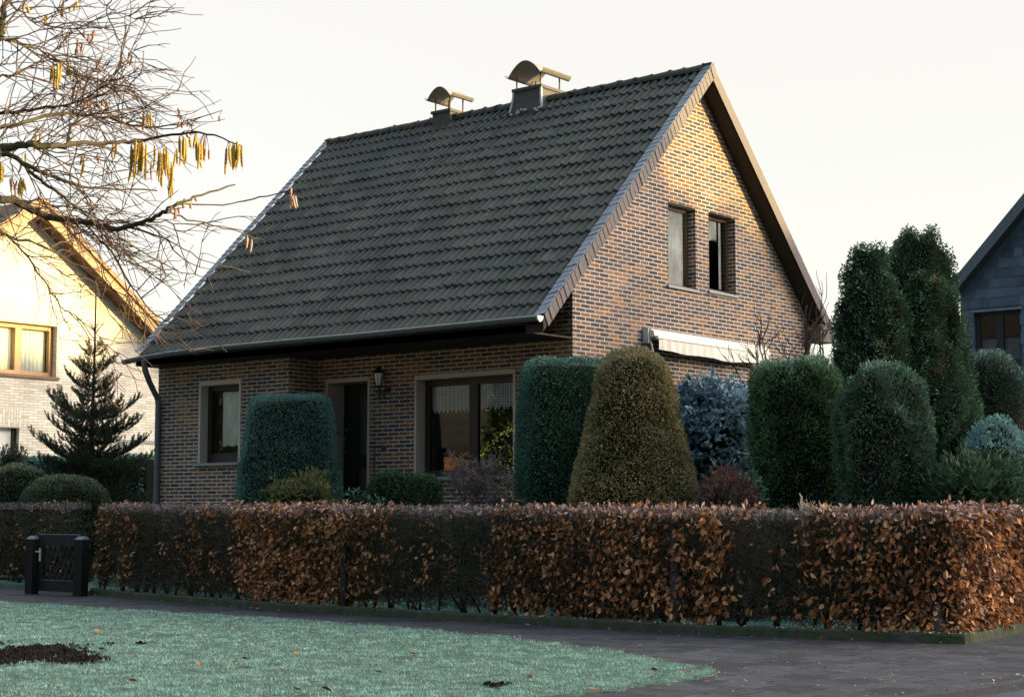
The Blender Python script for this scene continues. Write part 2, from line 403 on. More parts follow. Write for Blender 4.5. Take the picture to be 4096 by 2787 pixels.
# verge: slate capping strips and barge faces
mb = MB()
n = 52; st = LS/n
for side in (0, 1):
    mt = MB(); xo, xi = ((.0, -.165), (-8.745, -8.585))[side]
    for slope in (0, 1):
        S = Sf if slope == 0 else np.array([0, -.70711, .70711]); N = Nf if slope == 0 else np.array([0, .70711, .70711])
        o = np.array([0, 0, ZE]) if slope == 0 else np.array([0, 2*YRIDGE, ZE])
        k0 = 0 if slope == 0 else 7
        if slope == 1 and side == 1: continue
        for k in range(k0, n):
            s0, s1 = k*st, (k+1)*st+.035; j = rng.normal(0, .003, 3)
            h0, h1 = .006+j[0], -.004
            a = o+S*(s0+j[1]); b = o+S*s1; sl = .045 if slope == 0 else 0
            # top slate: slanted lower edge, lapped
            p = [np.array([xo, 0, 0])+a+N*h0, np.array([xi, 0, 0])+a-S*sl*(-1 if side else 1)+N*(h0-.004), np.array([xi, 0, 0])+b+N*(h1-.004), np.array([xo, 0, 0])+b+N*h1]
            mt.hexa([q-N*.008 for q in p]+p)
            if side == 0:
                d = .19; X = np.array([1., 0, 0]); skew = .05
                q0 = a-N*.012+S*.0; q1 = b-N*.012
                e0 = a-N*d-S*skew; e1 = b-N*d-S*skew
                xa, xb = .010+j[2], .0
                if slope == 1: xa, xb = .004, .0
                fr = [q0+X*xa, q1+X*xb, e1+X*xb, e0+X*xa]
                mb.hexa([f-X*.007 for f in fr]+fr)
    build('verge_capping', mt, M['slate'], roof)
barge = build('barge_board', mb, M['barge'], roof)
mb = MB()
# timber behind the barge slates and soffit under the verge overhang
for slope in (0, 1):
    y0, y1 = (0, YRIDGE) if slope == 0 else (YRIDGE, 8.35)
    f = lambda y, o: roofz(y)+o
    for xa, xb, oa, ob in ((-.022, -.004, -.245, -.03), (-.305, -.03, -.262, -.24)):
        mb.hexa([(xa, y0, f(y0, oa)), (xb, y0, f(y0, oa)), (xb, y1, f(y1, oa)), (xa, y1, f(y1, oa)), (xa, y0, f(y0, ob)), (xb, y0, f(y0, ob)), (xb, y1, f(y1, ob)), (xa, y1, f(y1, ob))])
build('verge_soffit', mb, M['soffit'], roof)
mb = MB(); mb.box((-.30, 7.86, 4.20), (.012, 8.36, 4.50)); build('boxed_eave_end', mb, M['barge'], roof)

# ---- gutter and downpipe
mb = MB(); gx = np.array([-8.93, -8.6, -8.2, -7.6, -6.5, -5, -3.5, -2, -.9, -.02])
gz = np.array([-.085, -.06, -.035, -.012, 0, .002, -.006, 0, .004, .004])+3.885
for r, th in ((.062, 0), (.056, 1)):
    a = np.linspace(np.pi, 2*np.pi, 9)
    P = np.array([np.stack([np.full(9, x), -.075+np.cos(a)*r, z+np.sin(a)*r*1.05], 1) for x, z in zip(gx, gz)])
    mb.grid(P)
a = np.linspace(np.pi, 2*np.pi, 9)
mb.poly(np.stack([np.full(9, gx[0]), -.075+np.cos(a)*.062, gz[0]+np.sin(a)*.065], 1))
gut = build('gutter', mb, M['zinc'], house)
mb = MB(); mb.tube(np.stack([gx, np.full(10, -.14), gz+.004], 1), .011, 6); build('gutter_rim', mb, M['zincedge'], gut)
P = np.stack([np.full(9, 0.), -.075+np.cos(a)*.068, gz[-1]+np.sin(a)*.085+.012], 1)
mb.poly(P+np.array([.002, 0, 0])); mb.poly((P-np.array([.02, 0, 0]))[::-1]); mb.grid(np.array([P-np.array([.02, 0, 0]), P+np.array([.002, 0, 0])]))
build('gutter_end_cap', mb, M['white'], gut)
mb = MB()
mb.tube([(-8.40, -.075, 3.84), (-8.40, -.072, 3.74), (-8.43, -.03, 3.62), (-8.50, .12, 3.44), (-8.58, .30, 3.27), (-8.615, .40, 3.17), (-8.615, .415, 3.05), (-8.615, .415, .95)], .05, 10)
pipe = build('downpipe', mb, M['zinc'], house)
mb = MB(); mb.tube([(-8.615, .415, 1.42), (-8.615, .415, 0.)], .062, 10); build('downpipe_foot', mb, M['black'], pipe)
mb = MB(); mb.tube([(-8.615, .415, 2.30), (-8.615, .415, 2.33)], .058, 10); build('pipe_bracket', mb, M['zinc'], pipe)

# ---- windows and door
def yframe(mb, x0, x1, z0, z1, y, wd=.07, dp=.06, mull=()):
    mb.box((x0, y, z0), (x1, y+dp, z0+wd)); mb.box((x0, y, z1-wd), (x1, y+dp, z1))
    mb.box((x0, y, z0+wd), (x0+wd, y+dp, z1-wd)); mb.box((x1-wd, y, z0+wd), (x1, y+dp, z1-wd))
    for c, w in mull: mb.box((c-w/2, y, z0+wd), (c+w/2, y+dp, z1-wd))
def band(mb, h, yf, dep, wd, bottom=False):
    """washed concrete frame round an opening, front just proud of the wall, lining the reveal"""
    x0, x1, z0, z1 = h; f = yf-.015
    mb.box((x0-.001, f, z0), (x0+wd, yf+dep, z1)); mb.box((x1-wd, f, z0), (x1+.001, yf+dep, z1))
    mb.box((x0+wd, f, z1-wd*1.7), (x1-wd, yf+dep, z1+.001))
def curtain(x0, x1, z0, z1, y, pleat=.07, amp=.02, zig=0., lace=False):
    n = int((x1-x0)/.008)+2; x = np.linspace(x0, x1, n)
    yy = y+amp*np.sin(x/pleat*2*np.pi+np.sin(x*9)*.8)
    rows = []
    for t in np.linspace(0, 1, 8):
        zb = z0-(zig*abs(((x/.085) % 1)*2-1) if zig else 0.01*np.sin(x*30))
        rows.append(np.stack([x, yy, z1+(zb-z1)*t], 1))
    mb = MB(); mb.grid(np.array(rows)); return mb
def lacemat():
    t = NT('lace_curtain'); g = t.pos(); sp = t.n('ShaderNodeSeparateXYZ'); t.l(g.outputs['Position'], sp.inputs[0])
    a = t.math('ABSOLUTE', t.math('SINE', t.math('MULTIPLY', sp.outputs[0], 60.))); b = t.math('ABSOLUTE', t.math('SINE', t.math('MULTIPLY', sp.outputs[2], 78.)))
    k = t.math('MULTIPLY', t.math('GREATER_THAN', a, .45), t.math('GREATER_THAN', b, .45))
    t.col(t.mix(t.noise(25, 3), (.5, .54, .6), (.66, .7, .76)))
    tr = t.n('ShaderNodeBsdfTransparent'); ms = t.n('ShaderNodeMixShader'); t.l(t.math('MULTIPLY', k, .6), ms.inputs[0])
    t.l(t.b.outputs[0], ms.inputs[1]); t.l(tr.outputs[0], ms.inputs[2]); t.l(ms.outputs[0], t.out.inputs[0]); t.set(.9, .1); return t.m
M['lace'] = lacemat()
def pane(mb, x0, x1, z0, z1, y): mb.quad((x0, y, z0), (x1, y, z0), (x1, y, z1), (x0, y, z1))
# left window
x0, x1, z0, z1 = WIN_L
mb = MB(); yframe(mb, x0+.045, x1-.045, z0, z1-.077, YA+.15, .085, .07); mb.box((x0+.045, YA+.16, z0+.085), (x1-.045, YA+.20, z0+.16)); wn = build('window', mb, M['frame'], house)
mb = MB(); band(mb, WIN_L, YA, .16, .045); build('surround', mb, M['stone'], wn)
mb = MB(); pane(mb, x0+.12, x1-.12, z0+.15, z1-.15, YA+.19); build('pane', mb, M['glass'], wn)
mb = MB(); mb.box((x0-.06, YA-.07, z0-.05), (x1+.06, YA+.15, z0-.004)); build('sill', mb, M['sill'], wn)
build('curtain', curtain(x0+.33, x1-.1, z0+.28, z1-.18, YA+.245, .075, .018), M['curtain'], wn, True)
# large window
x0, x1, z0, z1 = WIN_B
mb = MB(); yframe(mb, x0+.04, x1-.04, z0, z1-.068, YB+.19, .095, .07, [(-2.315, .17)]); wn = build('window', mb, M['frame'], house)
mb = MB(); band(mb, WIN_B, YB, .2, .04); build('surround', mb, M['stone'], wn)
mb = MB(); pane(mb, x0+.13, -2.4, z0+.09, z1-.16, YB+.22); pane(mb, -2.23, x1-.13, z0+.09, z1-.16, YB+.22); build('pane', mb, M['glass'], wn)
mb = MB(); mb.box((x0-.12, YB-.08, z0-.055), (x1+.08, YB+.19, z0-.004)); build('sill', mb, M['sill'], wn)
mb = curtain(x0+.13, -2.40, z1-.52, z1-.17, YB+.26, .16, .010, .07); m2 = curtain(-2.23, x1-.12, z1-.50, z1-.17, YB+.26, .14, .010, .07)
for v, f in zip(m2.v, m2.f): mb.add(v, f-f.min())
build('curtain', mb, M['lace'], wn, True)
# door
x0, x1, z0, z1 = DOOR
mb = MB(); band(mb, DOOR, YB, .39, .04); ds = build('door_surround', mb, M['stone'], house)
mb = MB(); mb.box((x0+.05, YB+.10, 2.50), (x0+.056, YB+.24, 2.53)); build('letter_slot', mb, M['black'], ds)
mb = MB(); mb.box((x0+.04, YB+.37, z0), (x1-.04, YB+.43, z1-.06)); mb.box((x0+.10, YB+.355, z0+.12), (x0+.36, YB+.37, z1-.2)); mb.box((x1-.30, YB+.355, z0+.12), (x1-.1, YB+.37, z0+.8))
door = build('door', mb, M['door'], house)
mb = MB(); mb.box((-4.84, YB+.345, 2.15), (-4.56, YB+.37, 3.1)); mb.box((-4.84, YB+.345, 1.45), (-4.56, YB+.37, 1.95)); build('pane', mb, M['frosted'], door)
mb = MB(); mb.tube([(-5.13, YB+.31, 2.46), (-5.13, YB+.31, 2.18)], .008, 6); mb.box((-5.14, YB+.33, 2.44), (-5.12, YB+.37, 2.46)); mb.box((-5.14, YB+.33, 2.19), (-5.12, YB+.37, 2.21)); mb.box((-5.145, YB+.335, 2.55), (-5.115, YB+.37, 2.6)); build('handle', mb, M['brass'], door)
mb = MB(); mb.box((-5.6, .42, 0), (-3.9, 1.45, 1.28)); mb.box((-5.6, .08, 0), (-3.9, .419, 1.05)); mb.box((-5.6, -.26, 0), (-3.9, .079, .82)); mb.box((-5.6, -.6, 0), (-3.9, -.261, .6)); build('entrance_steps', mb, M['stone'], house)
# gable windows
M['netgable'] = plain('grey_net_curtain', (.70, .68, .67), .9, .1, .3, 3)
def gwin(h, mat, lay):
    global wn
    y0, y1, z0, z1 = h; X = HX1-.15
    mb = MB()
    for a in ((y0, z0, y0+.05, z1), (y1-.05, z0, y1, z1), (y0+.05, z0, y1-.05, z0+.06), (y0+.05, z1-.06, y1-.05, z1)): mb.box((X-.05, a[0], a[1]), (X+.004, a[2], a[3]))
    wn = build('window', mb, mat, house)
    mb = MB(); mb.quad((X-.008, y0+.04, z0+.05), (X-.008, y1-.04, z0+.05), (X-.008, y1-.04, z1-.05), (X-.008, y0+.04, z1-.05)); build('pane', mb, M['glass'], wn)
    mb = MB(); mb.box((X, y0-.05, z0-.045), (HX1+.035, y1+.05, z0-.003)); build('sill', mb, M['sill'], wn)
    for (ya, yb, za, zb, zig) in lay:
        n = int((yb-ya)/.01)+2; y = np.linspace(ya, yb, n); x = X-.05+.010*np.sin(y/.06*6.28+np.sin(y*11)); rows = []
        for t in np.linspace(0, 1, 6):
            zz = za-(zig*abs(((y/.07) % 1)*2-1)); rows.append(np.stack([x, y, zb+(zz-zb)*t], 1))
        mb = MB(); mb.grid(np.array(rows)); build('curtain', mb, M['netgable'], wn, True)
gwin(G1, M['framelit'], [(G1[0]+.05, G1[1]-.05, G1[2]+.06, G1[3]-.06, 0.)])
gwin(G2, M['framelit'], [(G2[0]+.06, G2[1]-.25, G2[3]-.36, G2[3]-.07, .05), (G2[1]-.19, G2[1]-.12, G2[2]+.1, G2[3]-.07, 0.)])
mb = MB(); X = HX1-.19
for a in ((4.55, 1.4, 4.65, 3.24), (6.8, 1.4, 6.9, 3.24), (5.68, 1.5, 5.78, 3.14), (4.65, 1.4, 6.8, 1.5), (4.65, 3.14, 6.8, 3.24)): mb.box((X-.06, a[0], a[1]), (X, a[2], a[3]))
wn = build('terrace_door', mb, M['frame'], house)
mb = MB(); mb.quad((X-.03, 4.6, 1.45), (X-.03, 6.85, 1.45), (X-.03, 6.85, 3.2), (X-.03, 4.6, 3.2)); build('pane', mb, M['glass'], wn)

# ---- awning on the gable
mb = MB(); a = np.linspace(0, 1, 7)
prof = [(-.305, 3.98), (-.26, 4.01), (-.19, 3.995), (-.13, 3.95), (-.115, 3.90), (-.12, 3.88), (-.30, 3.86)]
P = np.array([[(x, y, z) for x, z in prof] for y in (2.88, 6.30)]); mb.grid(P); mb.poly(P[0][::-1]); mb.poly(P[1])
prof = [(-.12, 3.89), (-.085, 3.885), (-.08, 3.85), (-.10, 3.835), (-.13, 3.84)]
P = np.array([[(x, y, z) for x, z in prof] for y in (2.93, 6.28)]); mb.grid(P); mb.poly(P[0][::-1]); mb.poly(P[1])
aw = build('awning', mb, M['awnbox'], house)
mb = MB(); mb.box((-.30, 2.83, 3.78), (-.20, 2.855, 4.0)); mb.tube([(-.22, 2.86, 3.9), (-.18, 2.9, 3.74), (-.16, 2.9, 3.64)], .014, 6)
build('side_plate', mb, plain('grey_alloy', (.5, .5, .52), .4, .5), aw)
y = np.linspace(2.97, 6.26, 140); rows = []
for t in np.linspace(0, 1, 7):
    x = -.092+.012*t*np.sin(y*11+t*2)+.006*np.sin(y*31); zb = 3.66+.012*np.sin(y*2.1+1)+.012*np.sin(y*4.7)
    rows.append(np.stack([x, y, 3.84+(zb-3.84)*t], 1))
mb = MB(); mb.grid(np.array(rows)); mb.grid(np.array([r-np.array([.004, 0, 0]) for r in rows]))
def valmat():
    t = NT('awning_valance'); sp = t.n('ShaderNodeSeparateXYZ'); t.l(t.pos().outputs['Position'], sp.inputs[0])
    f = t.math('FRACT', t.math('MULTIPLY', sp.outputs[1], 4.6)); k = t.math('LESS_THAN', f, .06)
    t.col(t.mix(t.math('MULTIPLY', k, .5), t.mix(t.noise(6, 4), (.76, .71, .63), (.82, .78, .70)), (.5, .46, .4))); return t.set(.9, .1)
build('valance', mb, valmat(), aw, True)

# ---- chimneys
def chimney(xc, yf, wx, wy, zt, cow, big):
    mb = MB(); x0, x1, y0, y1 = xc-wx/2, xc+wx/2, yf, yf+wy
    fl = .045 if big else 0
    zb = zt-.75
    rings = [(zb, fl), (zt-.42, fl), (zt-.28, fl*.4), (zt-.12, 0), (zt-.05, 0)] if big else [(zb, 0), (zt-.05, 0)]
    P = np.array([[(x0-e, y0-e, z), (x1+e, y0-e, z), (x1+e, y1+e, z), (x0-e, y1+e, z)] for z, e in rings]); mb.grid(P, 0, True)
    ch = build('chimney', mb, M['chbrick'], house)
    mb = MB(); mb.box((x0-.025, y0-.025, zt-.05), (x1+.025, y1+.025, zt)); build('cap_slab', mb, M['chbrick'], ch)
    if big:
        mb = MB()
        for (xx, yy) in ((x1, y0), (x0, y0), (x1, y1)):
            for (za, ea), (zc, ec) in zip(rings[1:-1], rings[2:]):
                sx = 1 if xx == x1 else -1; sy = -1 if yy == y0 else 1
                mb.bar((xx+sx*ea, yy+sy*ea, za), (xx+sx*ec, yy+sy*ec, zc), .035, .035, (1, 0, 0))
        yb = y0-fl; zz = roofz(yb)
        for k in range(14): blob(mb, (rng.uniform(x0-.05, x1+.05), yb-.03, zz+rng.uniform(-.02, .05)), (.03, .02, .02), 5)
        build('flashing', mb, M['lead'], ch)
    hw, ah, ln, pz = cow
    mb = MB()
    for sx in (-1, 1):
        for yy in (y0+.04, y1-.04): mb = MB(); mb.tube([(xc+sx*(wx/2-.04), yy, zt), (xc+sx*(wx/2-.04), yy, zt+pz+.09)], .014, 6); build('post', mb, M['rust'], ch)
    # curved sheet: arch with upturned edges, axis along Y
    t = np.linspace(-1, 1, 25); u = np.abs(t)
    zz = np.where(u < .84, ah*np.cos(np.minimum(u/.84, 1)*np.pi/2)**.85, 0)
    zz = zz+np.where(u > .84, ((u-.84)/.16)**1.6*ah*.30, 0)
    ym = (y0+y1)/2; P = np.array([np.stack([xc+t*hw, np.full(25, yy), zt+pz+zz], 1) for yy in (ym-ln/2, ym+ln/2)])
    mb = MB(); mb.grid(P); mb.grid(P+np.array([0, 0, .006])); mb.grid(np.array([P[0], P[0]+np.array([0, 0, .006])])); mb.grid(np.array([P[1], P[1]+np.array([0, 0, .006])]))
    build('cowl', mb, M['steel'], ch, True)
chimney(-3.59, 4.2, .60, .62, 8.545, (.43, .27, .80, .17), True)
chimney(-5.6, 4.25, .42, .44, 8.46, (.34, .22, .60, .19), False)

# ---- wall lamp, house number, handrail
mb = MB(); lx, ly, lz = -3.95, YB-.16, 3.30
mb.tube([(lx+.06, YB-.005, lz-.16), (lx+.06, YB-.03, lz-.16)], .055, 10)
mb.tube([(lx+.06, YB-.03, lz-.16), (lx+.03, YB-.12, lz-.19), (lx, ly, lz-.13)], .014, 6)
mb.tube([(lx, ly, lz-.13), (lx, ly, lz-.10)], [.035, .05], 6); mb.tube([(lx, ly, lz+.09), (lx, ly, lz+.17), (lx, ly, lz+.2)], [.115, .035, .01], 6)
for k in range(6):
    a = k*math.pi/3; mb.tube([(lx+.045*math.cos(a), ly+.045*math.sin(a), lz-.1), (lx+.085*math.cos(a), ly+.085*math.sin(a), lz+.09)], .006, 4)
lm = build('wall_lamp', mb, M['black'], house)
mb = MB(); mb.tube([(lx, ly, lz-.095), (lx, ly, lz-.03), (lx, ly, lz+.07), (lx, ly, lz+.088)], [.036, .046, .066, .07], 12); build('lamp_glass', mb, M['lampglass'], lm)
mb = MB()
for xx in (-4.075, -3.975):
    mb.box((xx-.014, YB-.02, 2.99), (xx+.014, YB-.004, 3.14)); mb.hexa([(xx-.05, YB-.02, 3.09), (xx-.014, YB-.02, 3.115), (xx-.014, YB-.004, 3.115), (xx-.05, YB-.004, 3.09), (xx-.05, YB-.02, 3.10), (xx-.014, YB-.02, 3.139), (xx-.014, YB-.004, 3.139), (xx-.05, YB-.004, 3.10)])
build('house_number', mb, M['black'], house)
hr = thing('handrail', 'thin black metal handrail with a knob beside the front door', 'handrail', (-3.85, .6, 1))
mb = MB(); mb.tube([(-4.15, .95, 2.25), (-3.85, .62, 2.24), (-3.56, .6, 2.235)], .011, 6); blob(mb, (-3.53, .6, 2.22), (.04, .035, .045), 7, jit=0.02)
mb.tube([(-3.74, .62, 2.24), (-3.74, .62, .75)], .011, 6); build('rail', mb, M['black'], hr)
h2 = thing('handrail', 'thin black metal handrail half hidden between the frosted yew and the front door', 'handrail', (-5.2, .3, 1))
mb = MB(); mb.tube([(-5.1, .72, 2.1), (-5.02, .4, 1.83), (-5.02, .38, .9)], .011, 6); build('rail', mb, M['black'], h2)
# ================================================================== ground, road, paths
def tri_sheet(mb, poly, z, m=0): mb.poly([(x, y, z) for x, y in poly], m)
def sheet(name, mats, poly, z0, z1):
    """flat slab with real sides"""
    mb = MB(); n = len(poly)
    mb.poly([(x, y, z1) for x, y in poly])
    for i in range(n):
        a, b = poly[i], poly[(i+1) % n]
        mb.quad((*a, z0), (*b, z0), (*b, z1), (*a, z1))
    return tag(build(name, mb, mats), kind='structure')
def earthmat():
    t = NT('garden_earth')
    c = t.ramp(t.noise(5, 6, .7), [(.3, (.05, .10, .08)), (.55, (.10, .19, .15)), (.75, (.16, .25, .2))])
    t.col(c); t.bump(t.noise(30, 5), .8, .03); return t.set(.95, .1)
M['earth'] = earthmat()
mb = MB(); mb.quad((-900, -900, -.14), (900, -900, -.14), (900, 900, -.14), (-900, 900, -.14))
tag(build('ground', mb, plain('far_ground', (.07, .09, .07), .95, .1, .3, .3)), kind='structure')
def asphaltmat(name, lo, hi, slab=None, frost=.35):
    t = NT(name)
    c = t.ramp(t.noise(4, 6, .7), [(.3, lo), (.7, hi)])
    c = t.mix(1., c, t.ramp(t.noise(170, 3, .8), [(.25, .6), (.75, 1.45)]), 'MULTIPLY')
    hh = t.noise(170, 3, .8)
    if slab:
        mp = t.n('ShaderNodeMapping'); mp.inputs['Rotation'].default_value = (0, 0, slab[1]); t.l(t.pos().outputs['Position'], mp.inputs[0])
        ws = t.n('ShaderNodeVectorMath', operation='ADD'); nz = t.n('ShaderNodeTexNoise'); nz.inputs['Scale'].default_value = 2; t.l(mp.outputs[0], nz.inputs[0])
        sc = t.n('ShaderNodeVectorMath', operation='SCALE'); sc.inputs['Scale'].default_value = .035; t.l(nz.outputs['Color'], sc.inputs[0]); t.l(mp.outputs[0], ws.inputs[0]); t.l(sc.outputs[0], ws.inputs[1])
        br = t.n('ShaderNodeTexBrick'); t.l(ws.outputs[0], br.inputs[0]); br.inputs['Scale'].default_value = 1
        br.inputs['Brick Width'].default_value = slab[0]; br.inputs['Row Height'].default_value = slab[0]; br.inputs['Mortar Size'].default_value = .014
        br.inputs['Color1'].default_value = (.55, .55, .55, 1); br.inputs['Color2'].default_value = (1.5, 1.5, 1.5, 1); br.inputs['Mortar'].default_value = (.10, .13, .10, 1)
        k = t.ramp(t.noise(1.2, 4, .7), [(.3, 0.5), (.55, 1.)])
        c = t.mix(k, c, t.mix(1., c, br.outputs['Color'], 'MULTIPLY'))
        edge = t.math('MULTIPLY', br.outputs['Fac'], t.ramp(t.noise(2.2, 4, .8), [(.46, 0.), (.6, .6)]))
        c = t.mix(edge, c, (.16, .175, .185))
    if frost: c = t.mix(t.ramp(t.noise(2.6, 8, .75), [(.52, 0.), (.8, frost)]), c, (.15, .165, .18))
    c = t.mix(t.ramp(t.noise(7, 5, .7), [(.58, 0.), (.75, .5)]), c, (.035, .055, .025))
    t.col(c); t.bump(hh, .5, .006); return t.set(.85, .25)
M['pave'] = asphaltmat('footpath_slabs', (.022, .021, .026), (.046, .043, .049), (.40, .10))
M['asph'] = asphaltmat('road_asphalt', (.036, .040, .054), (.06, .065, .08), None, .5)
KERB = [(-30, 3.2), (-10.8, -1.11), (-8.85, -1.62), (-7.05, -2.09), (-5.81, -2.35), (-4.5, -2.62), (-3.42, -2.85), (-1.67, -3.18), (-.06, -3.23), (1.67, -3.27), (4.2, -3.34), (5.78, -3.2), (6.9, -2.98), (7.22, -2.86)]
SIDE = [(7.22, -2.86), (7.07, -1.5), (6.93, -.19), (6.8, 1.6), (6.7, 6), (6.7, 40)]
GRASS = [(-30, -1.0), (-13, -3.0), (-8.5, -3.75), (-6.15, -4.2), (-3.2, -4.32), (-.51, -4.36), (1.6, -4.62), (3.42, -5.0), (4.9, -5.55), (5.98, -6.18), (6.75, -6.62), (7.02, -6.95), (7.05, -8.0), (6.95, -9.2), (6.8, -12.), (6.7, -20), (-30, -20)]
STREET = [(8.92, 40), (8.92, 3), (9.0, -3.0), (8.93, -5.0), (8.82, -6.2), (8.68, -7.37), (8.5, -9), (8.45, -20), (8.45, -24)]
sheet('road', M['asph'], [(8.3, -120), (40, -120), (40, 60), (8.6, 60)], -.14, -.05)
sheet('footpath', M['pave'], [(-30, 4), (-30, -23), (8.45, -23)]+STREET[::-1][1:]+[(6.7, 40)]+SIDE[::-1][1:]+KERB[::-1][1:], -.13, 0.)
def inset(path, o):
    P = np.array(path, float); t = np.gradient(P, axis=0); t /= np.linalg.norm(t, axis=1)[:, None]; return [(a-v*o, b+u*o) for (a, b), (u, v) in zip(P, t)]
garden = sheet('lawn', M['earth'], inset(KERB[1:]+SIDE[1:], .07)+[(6.3, 60), (-40, 60), (-40, 6)], -.13, .055)
# kerb stones: low mossy concrete edging round the garden
def kerbmat():
    t = NT('mossy_kerb'); c = t.ramp(t.noise(12, 5, .7), [(.3, (.05, .045, .045)), (.7, (.11, .10, .10))])
    c = t.mix(t.ramp(t.noise(4, 6, .7), [(.36, .95), (.66, .1)]), c, t.mix(t.noise(30, 3), (.02, .035, .012), (.055, .085, .025)))
    c = t.mix(t.ramp(t.noise(45, 3, .7), [(.72, 0.), (.76, .8)]), c, (.28, .28, .24))
    t.col(c); t.bump(t.noise(60, 5), .7, .015); return t.set(.95, .1)
def along(path, step):
    P = np.array(path, float); d = np.linalg.norm(np.diff(P, axis=0), axis=1); s = np.concatenate([[0], np.cumsum(d)])
    q = np.arange(0, s[-1], step); return np.stack([np.interp(q, s, P[:, i]) for i in range(P.shape[1])], 1)
mb = MB()
for path in (KERB[3:]+SIDE[1:5],):
    P = along(path, .12); t = np.gradient(P, axis=0); t /= np.linalg.norm(t, axis=1)[:, None]; nrm = np.stack([-t[:, 1], t[:, 0]], 1)
    j = rng.normal(0, .006, (len(P), 4))
    rows = []
    for (o, z) in ((0.0, -.02), (.012, .075), (.03, .095), (.10, .098), (.12, .03)):
        rows.append(np.stack([P[:, 0]+nrm[:, 0]*(o+j[:, 0]), P[:, 1]+nrm[:, 1]*(o+j[:, 1]), z+j[:, 2]*(z > .05)], 1))
    mb.grid(np.array(rows))
tag(build('garden_kerb', mb, kerbmat()), kind='structure')
mb = MB()
P = along(STREET, .25); t = np.gradient(P, axis=0); t /= np.linalg.norm(t, axis=1)[:, None]; nrm = np.stack([t[:, 1], -t[:, 0]], 1)
rows = [np.stack([P[:, 0]-nrm[:, 0]*o, P[:, 1]-nrm[:, 1]*o, np.full(len(P), z)+rng.normal(0, .003, len(P))], 1) for o, z in ((.13, -.1), (.125, .001), (.10, .006), (0., .006), (-.02, -.1))]
mb.grid(np.array(rows[:4])); mb.grid(np.array(rows[3:]), 1); tag(build('kerb', mb, [plain('kerb_stone', (.045, .045, .05), .85, .2, .25, 14, bump=.3), plain('dark_gutter_moss', (.008, .009, .006), .95, .1, .4, 20)]), kind='structure')

# ---- grass verge
def inpoly(x, y, poly):
    c = np.zeros(len(x), bool); n = len(poly)
    for i in range(n):
        (x1, y1), (x2, y2) = poly[i], poly[(i+1) % n]
        k = ((y1 > y) != (y2 > y)) & (x < (x2-x1)*(y-y1)/(y2-y1+1e-12)+x1); c ^= k
    return c
def vnoise(x, y, s, seed=0):
    r = np.random.default_rng(seed); v = 0
    for i in range(7):
        a = r.uniform(0, 6.28); k = s*r.uniform(.5, 2.2); v = v+np.sin(k*(x*math.cos(a)+y*math.sin(a))+r.uniform(0, 6.28))
    return v/7
def frostgrass():
    t = NT('frosted_turf')
    c = t.ramp(t.noise(6, 6, .7), [(.25, (.035, .05, .035)), (.5, (.09, .14, .105)), (.8, (.19, .28, .24))])
    t.col(c); t.bump(t.noise(50, 4), .9, .03); return t.set(.9, .1)
GR2 = along(GRASS[1:-1], .09); gj = np.random.default_rng(3); GR2 = GR2+gj.normal(0, .022, GR2.shape)+.045*np.stack([np.sin(np.arange(len(GR2))*.7+np.sin(np.arange(len(GR2))*.23)*2), np.cos(np.arange(len(GR2))*.55)], 1)
GRASS = [GRASS[0]]+[tuple(p) for p in GR2]+[GRASS[-1]]
sheet('terrain', frostgrass(), GRASS, -.1, .008)
def gpt(dx, dy):
    d = FW+RT*(dx*4096/2324-2048)/FPX-UP*(dy*4096/2324-1393.5)/FPX; return (CAM+d*(-CAM[2]/d[2]))[:2]
SOILC = [(gpt(25, 1490), .60, 1.0), (gpt(170, 1502), .30, .35), (gpt(1120, 1560), .10, .12), (gpt(960, 1497), .05, .09), (gpt(560, 1500), .05, .08), (gpt(320, 1465), .06, .1), (gpt(1290, 1466), .06, .08)]
def soilmask(x, y, only=None):
    m = np.zeros(len(x))
    for (cx_, cy_), ru, rv in SOILC[:only]:
        u = (x-cx_)*RT[0]+(y-cy_)*RT[1]; v = -(x-cx_)*RT[1]+(y-cy_)*RT[0]
        m = np.maximum(m, np.clip(1.35-np.sqrt((u/ru)**2+(v/rv)**2)+.6*vnoise(x, y, 9, 3)+.55*vnoise(x, y, 27, 4), 0, 1))
    return m
N = 900000
# more blades where the photo sees them largest
cam2 = CAM[:2]
dist = 9.5+rng.random(N)**1.25*24; lat = rng.uniform(-.36, .36, N)*dist
x = cam2[0]+dist*FW[0]/math.cos(PIT)+lat*RT[0]; y = cam2[1]+dist*FW[1]/math.cos(PIT)+lat*RT[1]
x += rng.normal(0, .04, N); y += rng.normal(0, .04, N)
k = inpoly(x, y, GRASS); x, y, dist = x[k], y[k], dist[k]
sm = soilmask(x, y); den = .52+.55*vnoise(x, y, 5, 1)+.4*vnoise(x, y, 17, 2)+.45*vnoise(x, y, 41, 6)
k = (rng.random(len(x)) < den) & (rng.random(len(x)) > sm*1.3); x, y, dist = x[k], y[k], dist[k]
n = len(x); h = rng.uniform(.009, .024, n)*(1+.5*vnoise(x, y, 7, 5)); wd = rng.uniform(.0018, .0036, n)*np.clip(dist/12, 1, 2)
a = rng.uniform(0, 6.28, n); ln = rng.uniform(.2, 1.1, n)*h; b = rng.uniform(0, 6.28, n)
z = np.full(n, .018)
p0 = np.stack([x-np.cos(a)*wd, y-np.sin(a)*wd, z], 1); p1 = np.stack([x+np.cos(a)*wd, y+np.sin(a)*wd, z], 1)
p2 = np.stack([x+np.cos(b)*ln, y+np.sin(b)*ln, z+h], 1)
mb = MB(); mb.add(np.stack([p0, p1, p2], 1).reshape(-1, 3), np.arange(3*n).reshape(-1, 3))
M['blade'] = leafmat('frosted_grass', [(.035, .08, .057), (.09, .18, .145), (.165, .285, .25), (.235, .355, .325), (.19, .20, .14), (.28, .405, .39)], .8, .2, .15, .62, 5.0)
